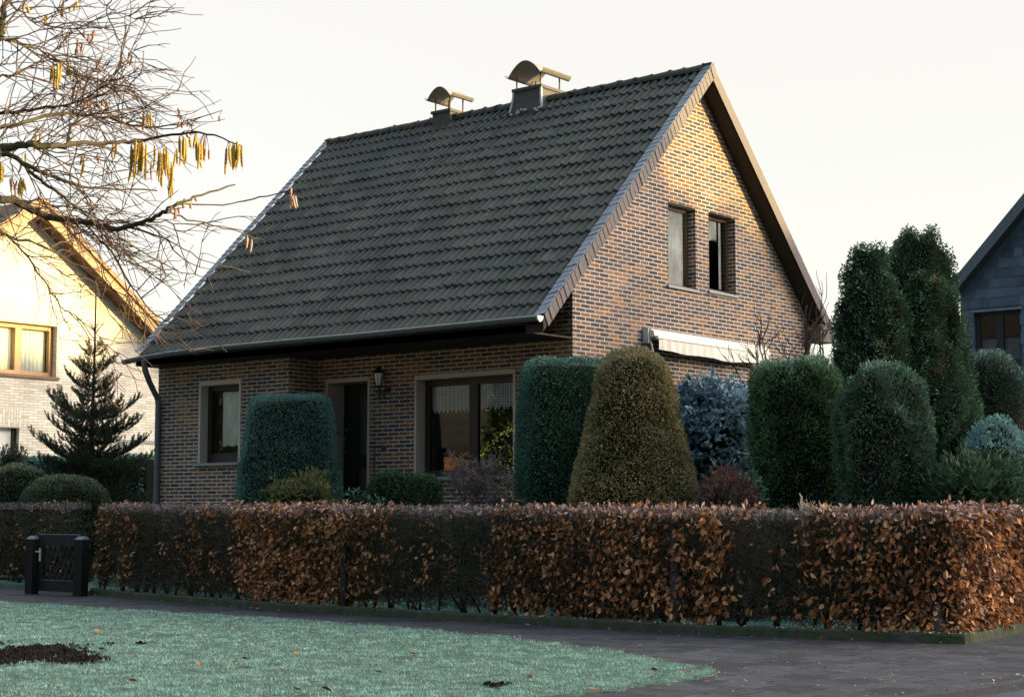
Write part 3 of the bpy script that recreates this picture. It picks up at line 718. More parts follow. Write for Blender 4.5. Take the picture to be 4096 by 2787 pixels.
tag(build('grass', mb, M['blade']), 'frosted short grass growing on the verge', None, None, 'stuff')
# dark turned soil showing through the frost
N = 70000; x = rng.uniform(-2, 7, N); y = rng.uniform(-11, -7.5, N); k = inpoly(x, y, GRASS) & (soilmask(x, y) > rng.uniform(.25, .9, N)); x, y = x[k], y[k]
mb = MB(); base = np.array([[1, 0, 0], [-.5, .8, 0], [-.5, -.8, 0], [0, 0, 1.]])
n = len(x); s = rng.uniform(.008, .034, n)*rng.uniform(.5, 1.3, n); V = base[None]*(1+rng.uniform(-.4, .4, (n, 4, 3)))*s[:, None, None]
a = rng.uniform(0, 6.28, n); c_, s_ = np.cos(a), np.sin(a)
V = np.stack([V[..., 0]*c_[:, None]-V[..., 1]*s_[:, None]+x[:, None], V[..., 0]*s_[:, None]+V[..., 1]*c_[:, None]+y[:, None], V[..., 2]*.7+.02], -1)
F = (np.arange(n)*4)[:, None, None]+np.array([[0, 1, 3], [1, 2, 3], [2, 0, 3]])[None]
mb.add(V.reshape(-1, 3), F.reshape(-1, 3))
gxs, gys = np.meshgrid(np.arange(-1.5, 7, .035), np.arange(-11.2, -7, .035), indexing='ij'); gm = soilmask(gxs.ravel(), gys.ravel(), 2).reshape(gxs.shape)
gzs = -.002+.014*np.clip(gm*1.6-.35, 0, 1)+rng.normal(0, .005, gxs.shape)*(gm > .3); sh = gxs.shape
ii, jj = np.nonzero(gm[:-1, :-1] > .42); q_ = ii*sh[1]+jj; used = np.zeros(gxs.size, int); Fq = np.stack([q_, q_+sh[1], q_+sh[1]+1, q_+1], 1)
uq, inv = np.unique(Fq, return_inverse=True); mb.add(np.stack([gxs.ravel(), gys.ravel(), gzs.ravel()+.012], 1)[uq], inv.reshape(-1, 4))
tag(build('soil', mb, plain('dark_turned_soil', (.013, .009, .008), .95, .1, .5, 30)), None, None, None, 'structure')
# pale pebbles on the garden kerb
mb = MB(); q = along(KERB[9:], .01); q = q[rng.random(len(q)) < .16]
for p in q: blob(mb, (p[0]+rng.normal(0, .02), p[1]+.05+rng.normal(0, .03), .098), rng.uniform(.006, .016)*np.array([1.2, 1, .7]), 4)
q = along(SIDE[:3], .02); q = q[rng.random(len(q)) < .12]
for p in q: blob(mb, (p[0]-.06+rng.normal(0, .03), p[1], .098), rng.uniform(.006, .013)*np.array([1.2, 1, .7]), 4)
tag(build('gravel', mb, plain('pale_pebble', (.36, .34, .29), .8, .2, .4, 40)), 'small pale pebbles scattered along the mossy garden kerb', None, None, 'stuff')

# leaf and twig litter on the path and along the edges
mb = MB(); lr = np.random.default_rng(11)
for path, sp_d, k_ in ((GRASS[1:-1], .10, .5), (KERB[3:], .10, .45), (STREET[3:8], .08, .3)):
    q = along(path, .03); q = q[lr.random(len(q)) < k_*.45]
    for p in q:
        x0_, y0_ = p+lr.normal(0, sp_d, 2); a_ = lr.uniform(0, 6.28); l_ = lr.uniform(.008, .028); w_ = l_*lr.uniform(.2, .6); c_, s_ = math.cos(a_), math.sin(a_); zz_ = .012+lr.uniform(0, .008)
        mb.quad((x0_-c_*l_, y0_-s_*l_, zz_), (x0_+s_*w_, y0_-c_*w_, zz_+lr.uniform(0, .012)), (x0_+c_*l_, y0_+s_*l_, zz_), (x0_-s_*w_, y0_+c_*w_, zz_+lr.uniform(0, .012)))
for i in range(420):
    p = gpt(lr.uniform(200, 2324), lr.uniform(1395, 1580)); x0_, y0_ = p; a_ = lr.uniform(0, 6.28); l_ = lr.uniform(.005, .02); w_ = l_*lr.uniform(.25, .7); c_, s_ = math.cos(a_), math.sin(a_); zz_ = .010
    mb.quad((x0_-c_*l_, y0_-s_*l_, zz_), (x0_+s_*w_, y0_-c_*w_, zz_+.006), (x0_+c_*l_, y0_+s_*l_, zz_), (x0_-s_*w_, y0_+c_*w_, zz_+.008))
tag(build('leaf_litter', mb, leafmat('leaf_litter', [(.03, .018, .012), (.10, .05, .025), (.17, .15, .12), (.05, .04, .03)], .8, .2, 0, .2)), 'small dry leaf and twig litter strewn over path and verge edges', None, None, 'stuff')

# ================================================================== cream neighbour, left
LX = -17.0; LYA, LZA = 3.87, 8.20; LS_ = .742
cream = thing('brick_house', 'cream brick house with tan bargeboard, brightly sunlit gable behind the young spruce', 'house', (LX-4, 3.5, 0))
lroof = lambda y: LZA-.16-abs(y-LYA)*LS_
LW = (2.72, 4.70, 4.28, 5.42); LG = (1.0, 3.78, .3, 3.10)
LY0, LY1 = -1.0, 9.2
mb = MB(); PL = lambda u, z: (LX-.45, u, z)
wall(mb, PL, LY0, LY1, lambda y: lroof(y)-.05, [LW, LG], extra=[LYA])
reveal(mb, PL, lambda u, z: (LX-.65, u, z), LW); reveal(mb, PL, lambda u, z: (LX-.65, u, z), LG)
mb.quad((LX-.45, LY0, 0), (LX-11, LY0, 0), (LX-11, LY0, lroof(LY0)), (LX-.45, LY0, lroof(LY0)))
mb.quad((LX-.45, LY1, 0), (LX-11, LY1, 0), (LX-11, LY1, lroof(LY1)), (LX-.45, LY1, lroof(LY1)))
wall(mb, lambda u, z: (LX-11, u, z), LY0, LY1, lambda y: lroof(y)-.05, [], extra=[LYA])
cw = build('wall', mb, M['cream'], cream)
X = LX-.447
for (a, b, c, d) in ((LW[0]-.35, LW[1]+.03, LW[3]+.03, LW[3]+.47), (LG[0], LG[1]+.03, LG[3]+.02, LG[3]+.42), (LG[1]+1.6, LY1-.02, 2.3, 2.86)): mb = MB(); mb.box((X-.01, a, c), (X+.012, b, d)); build('soldier_course', mb, M['cream_soldier'], cw)
mb = MB(); mb.box((X-.01, LG[1]+1.6, 2.87), (X+.03, LY1, 2.95)); build('ledge', mb, M['sill'], cw)
mb = MB()
for s in (-1, 1):
    for (o0, o1, m) in ((-.10, .0, 0),):
        y1 = LYA+s*5.6
        P = []
        for xx in (LX+.02, LX-11.3):
            for o in (o0, o1): P += [(xx, LYA, LZA+o-.02), (xx, y1, LZA-5.6*LS_+o-.02)]
        mb.hexa([P[0], P[1], P[3], P[2], P[4], P[5], P[7], P[6]])
roofL = build('roof', mb, plain('brown_tile', (.16, .10, .07), .8, .2, .3, 6), cream)
mb = MB()
for s in (-1, 1):      # stepped edge of the verge tiles
    for k in range(19):
        a, b = LYA+s*(k*.3), LYA+s*(k*.3+.31); za, zb = LZA-k*.3*LS_, LZA-(k*.3+.31)*LS_
        mb.hexa([(LX-.2, a, za-.10), (LX+.05, a, za-.10), (LX+.05, b, zb-.10), (LX-.2, b, zb-.10), (LX-.2, a, za+.01), (LX+.05, a, za+.01), (LX+.05, b, zb+.045), (LX-.2, b, zb+.045)])
build('verge_tile', mb, plain('orange_verge_tile', (.30, .19, .12), .8, .2, .25, 6), roofL)
mb = MB()
for s in (-1, 1):
    y1 = LYA+s*5.6; z1 = LZA-5.6*LS_
    mb.hexa([(LX-.03, LYA, LZA-.36), (LX+.0, LYA, LZA-.36), (LX+.0, y1, z1-.36), (LX-.03, y1, z1-.36), (LX-.03, LYA, LZA-.12), (LX+.0, LYA, LZA-.12), (LX+.0, y1, z1-.12), (LX-.03, y1, z1-.12)])
build('barge_board', mb, plain('tan_painted_board', (.30, .20, .11), .6, .3, .15, 8), roofL)
mb = MB()
for s in (-1, 1):
    y1 = LYA+s*5.6; z1 = LZA-5.6*LS_
    mb.hexa([(LX-.46, LYA, LZA-.34), (LX-.03, LYA, LZA-.34), (LX-.03, y1, z1-.34), (LX-.46, y1, z1-.34), (LX-.46, LYA, LZA-.31), (LX-.03, LYA, LZA-.31), (LX-.03, y1, z1-.31), (LX-.46, y1, z1-.31)])
build('soffit', mb, plain('brown_soffit', (.10, .05, .028), .7, .2), roofL)
mb = MB(); X = LX-.65; y0, y1, z0, z1 = LW
for a in ((y0, z0, y0+.1, z1), (y1-.1, z0, y1, z1), (y0+.1, z0, y1-.1, z0+.1), (y0+.1, z1-.1, y1-.1, z1), (3.71, z0+.1, 3.87, z1-.1)): mb.box((X-.05, a[0], a[1]), (X+.05, a[2], a[3]))
wn = build('window', mb, plain('tan_window_frame', (.34, .2, .09), .5, .4, .15, 8), cream)
mb = MB(); mb.quad((X-.01, y0+.05, z0+.05), (X-.01, y1-.05, z0+.05), (X-.01, y1-.05, z1-.05), (X-.01, y0+.05, z1-.05)); build('pane', mb, M['glass'], wn)
mb = MB(); mb.box((X, y0-.04, z0-.07), (LX-.40, y1+.06, z0-.003)); build('sill', mb, plain('brown_sill', (.16, .09, .05)), wn)
yy = np.linspace(y0+.1, y1-.1, 200); P = np.array([np.stack([X-.10+.012*np.sin(yy*60), yy, np.full(200, z)], 1) for z in (z0+.1, z1-.1)])
mb = MB(); mb.grid(P); build('curtain', mb, plain('white_curtain', (.85, .84, .8), .9, .1, .05), wn, True)
mb = MB(); X = LX-.62; y0, y1, z0, z1 = LG
mb.box((X-.05, y0, z0), (X, y1-.09, z1)); 
for k in range(9): mb.box((X, y0+.02, z0+.1+k*.31), (X+.012, y1-.11, z0+.39+k*.31))
gd = build('garage_door', mb, plain('white_garage_door', (.78, .76, .72), .5, .3, .05), cream)
mb = MB(); mb.box((X-.05, y1-.09, z0), (X+.05, y1, z1)); build('frame', mb, M['frame'], gd)

# ================================================================== slate house, right
RY = 18.0
slate = thing('slate_house', 'blue-grey slate-hung house gable with a dark window behind the tall conifer', 'house', (2.0, RY+4, 0))
rs = (8.37-6.53)/1.77; RXA = 2.6
rroof = lambda x: 6.53+rs*(min(x, 2*RXA-x)+2.02)
RWN = (-1.66, -.55, 4.55, 5.83); RX0, RX1 = -1.98, 7.2
mb = MB(); PRr = lambda u, z: (u, RY+.35, z)
wall(mb, PRr, RX0, RX1, lambda x: rroof(x)-.25, [RWN], extra=[RXA]); reveal(mb, PRr, lambda u, z: (u, RY+.47, z), RWN)
mb.quad((RX0, RY+.35, 0), (RX0, RY+10, 0), (RX0, RY+10, rroof(RX0)-.25), (RX0, RY+.35, rroof(RX0)-.25)); mb.quad((RX1, RY+.35, 0), (RX1, RY+10, 0), (RX1, RY+10, rroof(RX1)-.25), (RX1, RY+.35, rroof(RX1)-.25))
wall(mb, lambda u, z: (u, RY+10, z), RX0, RX1, lambda x: rroof(x)-.25, [], extra=[RXA])
def slatemat():
    t = NT('wall_slates'); c = t.ramp(t.noise(6, 5, .7), [(.3, (.06, .085, .125)), (.7, (.095, .13, .18))])
    t.col(t.mix(1., c, t.ramp(t.pos().outputs['Random Per Island'], [(0, .6), (1, 1.4)]), 'MULTIPLY')); t.bump(t.noise(60, 4), .3, .006); return t.set(.55, .4)
M['wslate'] = slatemat()
sw = build('wall', mb, M['wslate'], slate)
# overlapping scale-cut slates over the part of the gable that stands clear of the planting
mb = MB(); sz, sx_ = .24, .27
for r in range(26):
    z = 2.6+r*sz*.92
    for c in range(44):
        xx = RX0-.1+c*sx_*.86+(r % 2)*.12
        cx_, cz_ = xx+sx_*.5, z+.1
        if xx < RX0-.02 or rroof(cx_)-.35 < cz_+.25 or xx > RX1-.3: continue
        if RWN[0]-sx_-.01 < xx < RWN[1]-.02 and RWN[2]-.24 < z < RWN[3]+.02: continue
        a = np.linspace(0, np.pi/2, 5); arc = [(xx+sx_-.14+.14*math.sin(t_), z+.14-.14*math.cos(t_)) for t_ in a]
        pts = [(xx, z)]+arc+[(xx+sx_, z+sz), (xx, z+sz)]
        yb = RY+.35-.006; yj = rng.normal(0, .0015)
        P = [(px_, yb-.020+yj-(xx-px_)*.006+(pz-z)*.05, pz) for px_, pz in pts]; Q = [(p[0], p[1]+.007, p[2]) for p in P]
        mb.poly(P)
        for i in range(len(P)-1): mb.quad(P[i], Q[i], Q[i+1], P[i+1])
build('wall_slate', mb, M['wslate'], sw)
mb = MB()
def gslab(y0, y1, o0, o1, x0=RX0-.04):
    for xa, xb in ((x0, RXA), (2*RXA-x0, RXA)):
        za, zb = rroof(xa), rroof(xb)
        mb.hexa([(xa, y0, za+o0), (xb, y0, zb+o0), (xb, y1, zb+o0), (xa, y1, za+o0), (xa, y0, za+o1), (xb, y0, zb+o1), (xb, y1, zb+o1), (xa, y1, za+o1)])
gslab(RY, RY+10.3, -.06, .03); rr = build('roof', mb, plain('dark_red_tile', (.07, .04, .035), .8, .2, .3, 8), slate)
mb = MB(); gslab(RY-.012, RY+.02, -.30, .0); build('barge_board', mb, plain('slate_barge', (.11, .125, .15), .6, .35, .2, 12), rr)
mb = MB(); gslab(RY+.02, RY+.34, -.29, -.26); build('soffit', mb, plain('grey_soffit', (.06, .06, .065)), rr)
mb = MB(); x0, x1, z0, z1 = RWN; y = RY+.42
for a in ((x0, z0, x0+.1, z1), (x1-.07, z0, x1, z1), (x0+.1, z0, x1-.07, z0+.16), (x0+.1, z1-.07, x1-.07, z1), (-1.16, z0+.16, -1.0, z1-.07)): mb.box((a[0], y, a[1]), (a[2], y+.06, a[3]))
wn = build('window', mb, plain('black_blue_frame', (.02, .024, .03)), slate)
mb = MB(); mb.quad((x0+.05, y+.03, z0+.1), (x1-.05, y+.03, z0+.1), (x1-.05, y+.03, z1-.05), (x0+.05, y+.03, z1-.05)); build('pane', mb, M['glass'], wn)
mb = MB(); mb.box((x0+.1, y+.09, z1-.62), (x1-.07, y+.10, z1-.05)); build('blind', mb, plain('brown_blind', (.05, .028, .014)), wn)
mb = MB(); mb.box((x0+.1, y+.12, z0+.1), (x1-.07, y+.13, z1-.6)); build('curtain', mb, plain('grey_net', (.3, .34, .4), .9, .1), wn)
mb = MB(); mb.box((x0-.03, RY+.31, z1+.0), (x1+.03, RY+.36, z1+.045)); build('window_head', mb, plain('grey_lintel_strip', (.2, .22, .25)), wn)
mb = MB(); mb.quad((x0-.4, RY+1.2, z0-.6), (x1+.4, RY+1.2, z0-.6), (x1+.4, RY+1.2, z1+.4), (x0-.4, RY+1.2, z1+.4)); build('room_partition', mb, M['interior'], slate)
# ================================================================== planting
def unit(v): return v/(np.linalg.norm(v, axis=-1, keepdims=True)+1e-12)
def rdir(n):
    v = rng.normal(size=(n, 3)); return unit(v)
def cards(mb, P, d, length, width, m=0, bend=.0, facing=None):
    """one pointed four-corner leaf per point, growing along d"""
    n = len(P)
    if not n: return
    d = unit(d); f = rdir(n) if facing is None else unit(facing)
    s = np.cross(d, f); s = unit(s); nn = np.cross(s, d)
    L = np.broadcast_to(np.asarray(length, float), (n,))[:, None]; Wd = np.broadcast_to(np.asarray(width, float), (n,))[:, None]
    mid = P+d*L*.45+nn*L*bend*.5; tip = P+d*L-nn*L*bend
    V = np.stack([P, mid+s*Wd/2, tip, mid-s*Wd/2], 1).reshape(-1, 3)
    mb.add(V, np.arange(4*n).reshape(-1, 4), m)
def leaves6(mb, P, d, length, width, m=0, fold=.35):
    """oval leaf of two halves folded along the midrib"""
    n = len(P)
    if not n: return
    d = unit(d); f = rdir(n); s = unit(np.cross(d, f)); nn = np.cross(s, d)
    L = np.broadcast_to(np.asarray(length, float), (n,))[:, None]; w2 = np.broadcast_to(np.asarray(width, float), (n,))[:, None]/2
    fo = fold*rng.uniform(.2, 1.6, (n, 1)); curl = rng.uniform(-.25, .35, (n, 1))*L
    up = nn*w2*fo
    V = np.stack([P, P+d*L*.3+s*w2*.9+up, P+d*L*.68+s*w2*.8+up-nn*curl*.3, P+d*L-nn*curl, P+d*L*.68-s*w2*.8+up-nn*curl*.3, P+d*L*.3-s*w2*.9+up], 1).reshape(-1, 3)
    b = (np.arange(n)*6)[:, None]
    mb.add(V, np.concatenate([b+np.array([0, 1, 2, 3]), b+np.array([0, 3, 4, 5])], 0), np.concatenate([np.broadcast_to(np.asarray(m), (n,))]*2))
def shoots(mb, P, d, length, width, nb=5, m=0, spread=.5):
    """bottle-brush shoots: nb blades round each axis"""
    n = len(P); d = unit(d); f = rdir(n); s = unit(np.cross(d, f)); t = np.cross(s, d)
    L = np.broadcast_to(np.asarray(length, float), (n,)); Wd = np.broadcast_to(np.asarray(width, float), (n,)); m = np.broadcast_to(np.asarray(m), (n,))
    for k in range(nb):
        a = rng.uniform(0, 6.28, n)[:, None]; o = s*np.cos(a)+t*np.sin(a); sp = rng.uniform(.15, 1, n)[:, None]*spread
        st = P+d*(L*rng.uniform(0, .55, n))[:, None]
        cards(mb, st, d+o*sp, L*rng.uniform(.35, .6, n), Wd, m, facing=np.cross(d, o)+rdir(n)*.3)
def twigmesh(mb, A, B, ra, rb, m=0, k=3):
    """thin three-sided twigs from A to B"""
    n = len(A)
    if not n: return
    d = unit(B-A); s = unit(np.cross(d, rdir(n))); t = np.cross(d, s); V = []
    ra = np.broadcast_to(np.asarray(ra, float), (n,))[:, None]; rb = np.broadcast_to(np.asarray(rb, float), (n,))[:, None]
    for Q, r in ((A, ra), (B, rb)):
        for j in range(k):
            a = 2*math.pi*j/k; V.append(Q+r*(math.cos(a)*s+math.sin(a)*t))
    V = np.stack(V, 1).reshape(-1, 3); b = (np.arange(n)*2*k)[:, None]
    F = np.concatenate([b+np.array([j, (j+1) % k, k+(j+1) % k, k+j]) for j in range(k)], 0)
    mb.add(V, F, np.tile(np.broadcast_to(np.asarray(m), (n,)), k))
def shell(cx, cy, z0, prof, nexp=2., ang=0., lump=.03, lscale=6., ratio=1., nth=64, seed=1, lump2=0., ls2=17.):
    """clipped solid: prof = [(radius, height)...] bottom to top; returns grid of points"""
    prof = np.array(prof, float); seg = np.concatenate([[0], np.cumsum(np.hypot(*np.diff(prof, axis=0).T))])
    q = np.linspace(0, seg[-1], 40); r = np.interp(q, seg, prof[:, 0]); h = np.interp(q, seg, prof[:, 1])
    th = np.arange(nth)*2*np.pi/nth; c, s = np.cos(th), np.sin(th)
    k = (np.abs(c)**nexp+np.abs(s)**nexp)**(-1/nexp)
    X = r[:, None]*k*c; Y = r[:, None]*k*s*ratio; Z = h[:, None]+0*X
    rs_ = np.random.default_rng(seed); n = np.zeros_like(X)
    for i in range(9):
        kv = rs_.normal(size=3)*lscale; n += np.sin(kv[0]*X+kv[1]*Y+kv[2]*Z+rs_.uniform(0, 6.28))
    n2 = np.zeros_like(X)
    for i in range(9):
        kv = rs_.normal(size=3)*ls2; n2 += np.sin(kv[0]*X+kv[1]*Y+kv[2]*Z+rs_.uniform(0, 6.28))
    g = 1+lump*n/2.2+lump2*n2/2.2; X, Y = X*g, Y*g; Z = Z*(1+lump*.5*n/2.2)
    ca_, sa_ = math.cos(ang), math.sin(ang)
    return np.stack([cx+X*ca_-Y*sa_, cy+X*sa_+Y*ca_, z0+Z], -1)
def sample(G, n):
    a, b, _ = G.shape; j2 = (np.arange(b)+1) % b
    A, B, Cc, Dd = G[:-1], G[:-1][:, j2], G[1:][:, j2], G[1:]
    T = np.concatenate([np.stack([A, B, Cc], 2).reshape(-1, 3, 3), np.stack([A, Cc, Dd], 2).reshape(-1, 3, 3)])
    nr = np.cross(T[:, 1]-T[:, 0], T[:, 2]-T[:, 0]); ar = np.linalg.norm(nr, axis=1)
    i = rng.choice(len(T), n, p=ar/ar.sum()); u, v = rng.random((2, n)); k = u+v > 1; u[k], v[k] = 1-u[k], 1-v[k]
    P = T[i, 0]+u[:, None]*(T[i, 1]-T[i, 0])+v[:, None]*(T[i, 2]-T[i, 0]); return P, unit(nr[i])
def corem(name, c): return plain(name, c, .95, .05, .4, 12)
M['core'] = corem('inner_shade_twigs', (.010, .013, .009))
M['bark'] = plain('bark', (.06, .048, .04), .9, .1, .4, 25, bump=.4)
def topiary(name, label, cat, px, Z, prof, mats, n, L, Wd, up=.25, rnd=.7, kind='card', frost=None, nexp=2., ang=0., lump=.03, lscale=6., ratio=1., core=.93, group=None, depth=.05, trunk=True, seed=1, droop=0, nb=5, lump2=0., ls2=17.):
    p = at(px, 1168, Z); cx_, cy_ = p[0], p[1]
    t = thing(name, label, cat, (cx_, cy_, 0.05), group)
    G = shell(cx_, cy_, 0.05, prof, nexp, ang, lump, lscale, ratio, nth=64 if not lump2 else 110, seed=seed, lump2=lump2, ls2=ls2)
    P, N = sample(G, n); P = P-N*rng.uniform(-.4, 1, n)[:, None]*depth
    d = N+np.array([0, 0, up-droop])+rdir(n)*rnd
    mi = np.zeros(n, int)
    if frost is not None:
        pr = frost(P, N); mi = (rng.random(n) < pr).astype(int)
    mb = MB(); Ls = L*rng.uniform(.6, 1.35, n); Ws = Wd*rng.uniform(.7, 1.3, n)
    if kind == 'card': cards(mb, P, d, Ls, Ws, mi, .15)
    elif kind == 'leaf': leaves6(mb, P, d, Ls, Ws, mi)
    else: shoots(mb, P, d, Ls, Ws, nb, mi)
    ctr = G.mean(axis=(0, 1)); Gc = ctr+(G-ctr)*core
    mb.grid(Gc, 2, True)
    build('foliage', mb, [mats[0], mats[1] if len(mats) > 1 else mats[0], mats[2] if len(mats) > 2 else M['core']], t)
    if trunk:
        mb = MB(); mb.tube([(cx_, cy_, -.05), (cx_, cy_, prof[-1][1]*.6)], [.07, .03], 7); build('trunk', mb, M['bark'], t)
    return t
topf = lambda a, b, base=.0: (lambda P, N: np.clip(base+(N[:, 2]-a)/(b-a), 0, .9))
# clipped evergreens: (leaf colours are the plants' own, frosted tips are paler)
yewg = leafmat('yew_needles', [(.016, .042, .034), (.032, .075, .062), (.058, .115, .10)], .6, .3, .06, .3)
yewf = leafmat('yew_needles_frosted', [(.10, .20, .18), (.17, .30, .27), (.22, .36, .33)], .7, .3, .06, .2)
k = 4096/2324/FPX
m_ = lambda d_, Z: d_*k*Z
Z = 25.3; g = 1.33
topiary('clipped_yew', 'frosted blue-green yew clipped into a tapering block between the small window and the front door', 'topiary', 656, Z,
        [(m_(118, Z), 0), (m_(117, Z), g), (m_(112, Z), g+m_(60, Z)), (m_(102, Z), g+m_(140, Z)), (m_(92, Z), g+m_(212, Z)), (m_(87, Z), g+m_(232, Z)), (m_(83, Z), g+m_(239, Z)), (m_(60, Z), g+m_(242, Z)), (0, g+m_(242, Z))],
        [yewg, yewf], 60000, .040, .010, .4, .7, frost=lambda P, N: np.clip(.10+.45*(N[:, 2]-.25)+.15*np.clip((P[:, 2]-3.05)/.3, 0, 1), .09, .5), nexp=3.2, ang=.676, ratio=.72, lump=.012, lscale=9, seed=3)
sqg = leafmat('dark_yew', [(.010, .030, .020), (.018, .05, .034), (.03, .07, .05)], .6, .3, .06, .3)
sqf = leafmat('dark_yew_frosted', [(.08, .13, .12), (.14, .2, .19)], .7, .3, .06)
Z = 21.6
topiary('clipped_yew', 'tall dark green square-clipped yew column at the corner of the brick house', 'topiary', 1286, Z,
        [(m_(108, Z), 0), (m_(107, Z), g), (m_(103, Z), g+m_(180, Z)), (m_(95, Z), g+m_(280, Z)), (m_(90, Z), g+m_(307, Z)), (m_(82, Z), g+m_(317, Z)), (m_(55, Z), g+m_(321, Z)), (0, g+m_(322, Z))],
        [sqg, sqf], 56000, .038, .011, .3, .7, frost=topf(.5, 1.7, .02), nexp=5, ang=.895, lump=.012, lscale=7, seed=5)
cng = leafmat('bronze_box_leaves', [(.028, .038, .018), (.05, .056, .024), (.085, .075, .028), (.13, .08, .03), (.15, .14, .07)], .6, .3, .06, .45, 1.5)
cnf = leafmat('bronze_box_frosted', [(.20, .19, .13), (.3, .27, .2)], .7, .3, .15)
Z = 19.5
topiary('clipped_cone', 'tall round-topped cone topiary of bronze green leaves in front of the sunlit gable', 'topiary', 1440, Z,
        [(m_(178, Z), 0), (m_(149, Z), g), (m_(126, Z), g+m_(90, Z)), (m_(112, Z), g+m_(145, Z)), (m_(96, Z), g+m_(230, Z)), (m_(82, Z), g+m_(285, Z)), (m_(66, Z), g+m_(317, Z)), (m_(46, Z), g+m_(337, Z)), (m_(24, Z), g+m_(346, Z)), (0, g+m_(349, Z))],
        [cng, cnf], 66000, .028, .015, .25, .75, frost=topf(.1, 2.6, .05), lump=.018, lscale=9, seed=6)
# blue spruce: layered stubby frosty shoots
bsg = leafmat('blue_spruce_needles', [(.03, .05, .06), (.065, .105, .125), (.19, .27, .31), (.42, .53, .58)], .65, .3, .1, .3, 4)
Z = 21.
topiary('blue_spruce', 'dwarf blue spruce with frosty blue-grey shoots below the cream awning', 'shrub', 1630, Z,
        [(m_(98, Z), 0), (m_(92, Z), g), (m_(90, Z), g+m_(80, Z)), (m_(98, Z), g+m_(170, Z)), (m_(92, Z), g+m_(205, Z)), (m_(70, Z), g+m_(240, Z)), (m_(42, Z), g+m_(256, Z)), (0, g+m_(254, Z))],
        [bsg, bsg], 6500, .13, .018, .12, .35, kind='shoot', lump=.07, lscale=11, core=.86, depth=.16, seed=8, nb=16, nexp=2.6)
clg = leafmat('clipped_cypress', [(.012, .030, .016), (.022, .052, .026), (.04, .08, .035), (.09, .11, .045)], .6, .3, .06, .4, 3)
clf = leafmat('clipped_cypress_frosted', [(.09, .14, .11), (.16, .21, .18)], .7, .3, .06)
Z = 19.6
topiary('clipped_cypress', 'flat-topped column of dark green clipped cypress beside the blue spruce', 'topiary', 1812, Z,
        [(m_(100, Z), 0), (m_(98, Z), g), (m_(98, Z), g+m_(200, Z)), (m_(95, Z), g+m_(270, Z)), (m_(86, Z), g+m_(298, Z)), (m_(64, Z), g+m_(309, Z)), (0, g+m_(313, Z))],
        [clg, clf], 30000, .048, .014, .45, .55, kind='shoot', frost=topf(.3, 1.3, .04), lump=.025, lscale=10, nexp=2.8, ang=.9, lump2=.02, seed=11, nb=4, core=.95, depth=.06)
jng = leafmat('rounded_juniper', [(.014, .034, .022), (.024, .052, .035), (.038, .070, .048), (.06, .06, .035)], .65, .3, .06, .4, 3)
jnf = leafmat('rounded_juniper_frosted', [(.10, .16, .13), (.18, .25, .22)], .7, .3, .06)
Z = 18.6
topiary('clipped_juniper', 'broad rounded juniper with frosted top in front of the tall twin-topped conifer', 'topiary', 2008, Z,
        [(m_(97, Z), 0), (m_(97, Z), g), (m_(97, Z), g+m_(90, Z)), (m_(97, Z), g+m_(150, Z)), (m_(92, Z), g+m_(205, Z)), (m_(80, Z), g+m_(250, Z)), (m_(58, Z), g+m_(274, Z)), (m_(35, Z), g+m_(282, Z)), (0, g+m_(284, Z))],
        [jng, jnf], 34000, .045, .014, .45, .6, kind='shoot', frost=topf(.55, 1.8, .03), lump=.05, lscale=7, nexp=2.5, ang=.9, lump2=.035, seed=12, nb=4, core=.95, depth=.07)
rdg = leafmat('dark_dome_yew', [(.010, .022, .014), (.02, .04, .025), (.03, .055, .035)], .65, .3, .06, .3)
Z = 25.
topiary('clipped_dome', 'dark dome-clipped yew in front of the slate-hung house', 'topiary', 2258, Z,
        [(m_(76, Z), 0), (m_(80, Z), g+m_(150, Z)), (m_(80, Z), g+m_(235, Z)), (m_(70, Z), g+m_(290, Z)), (m_(50, Z), g+m_(328, Z)), (m_(25, Z), g+m_(346, Z)), (0, g+m_(350, Z))],
        [rdg, sqf], 26000, .045, .013, .3, .8, frost=topf(.3, 1.4, .03), lump=.015, seed=13)
blg = leafmat('frosted_ball', [(.07, .13, .12), (.13, .22, .21), (.22, .33, .32)], .7, .3, .15, .3)
Z = 22.
topiary('frosted_shrub', 'rounded pale blue-green frosted shrub half hidden beneath the dark dome', 'shrub', 2266, Z,
        [(m_(68, Z), 0), (m_(72, Z), g+m_(60, Z)), (m_(66, Z), g+m_(120, Z)), (m_(48, Z), g+m_(156, Z)), (m_(22, Z), g+m_(175, Z)), (0, g+m_(179, Z))],
        [blg, yewf], 9000, .08, .012, .4, .8, kind='shoot', frost=topf(-.2, 1.2), lump=.05, seed=14, nb=4)
ftg = leafmat('feathery_cypress', [(.007, .017, .009), (.014, .03, .015), (.024, .044, .022)], .6, .3, .25, .4, 3)
Z = 18.2
topiary('feathery_cypress', 'low spreading green feathery cypress behind the corner of the beech hedge', 'shrub', 2215, Z,
        [(m_(70, Z), 0), (m_(95, Z), g), (m_(88, Z), g+m_(30, Z)), (m_(50, Z), g+m_(68, Z)), (0, g+m_(84, Z))],
        [ftg], 4200, .17, .016, .5, .6, kind='shoot', lump=.12, lscale=7, seed=15, nb=6, depth=.2, core=.8)
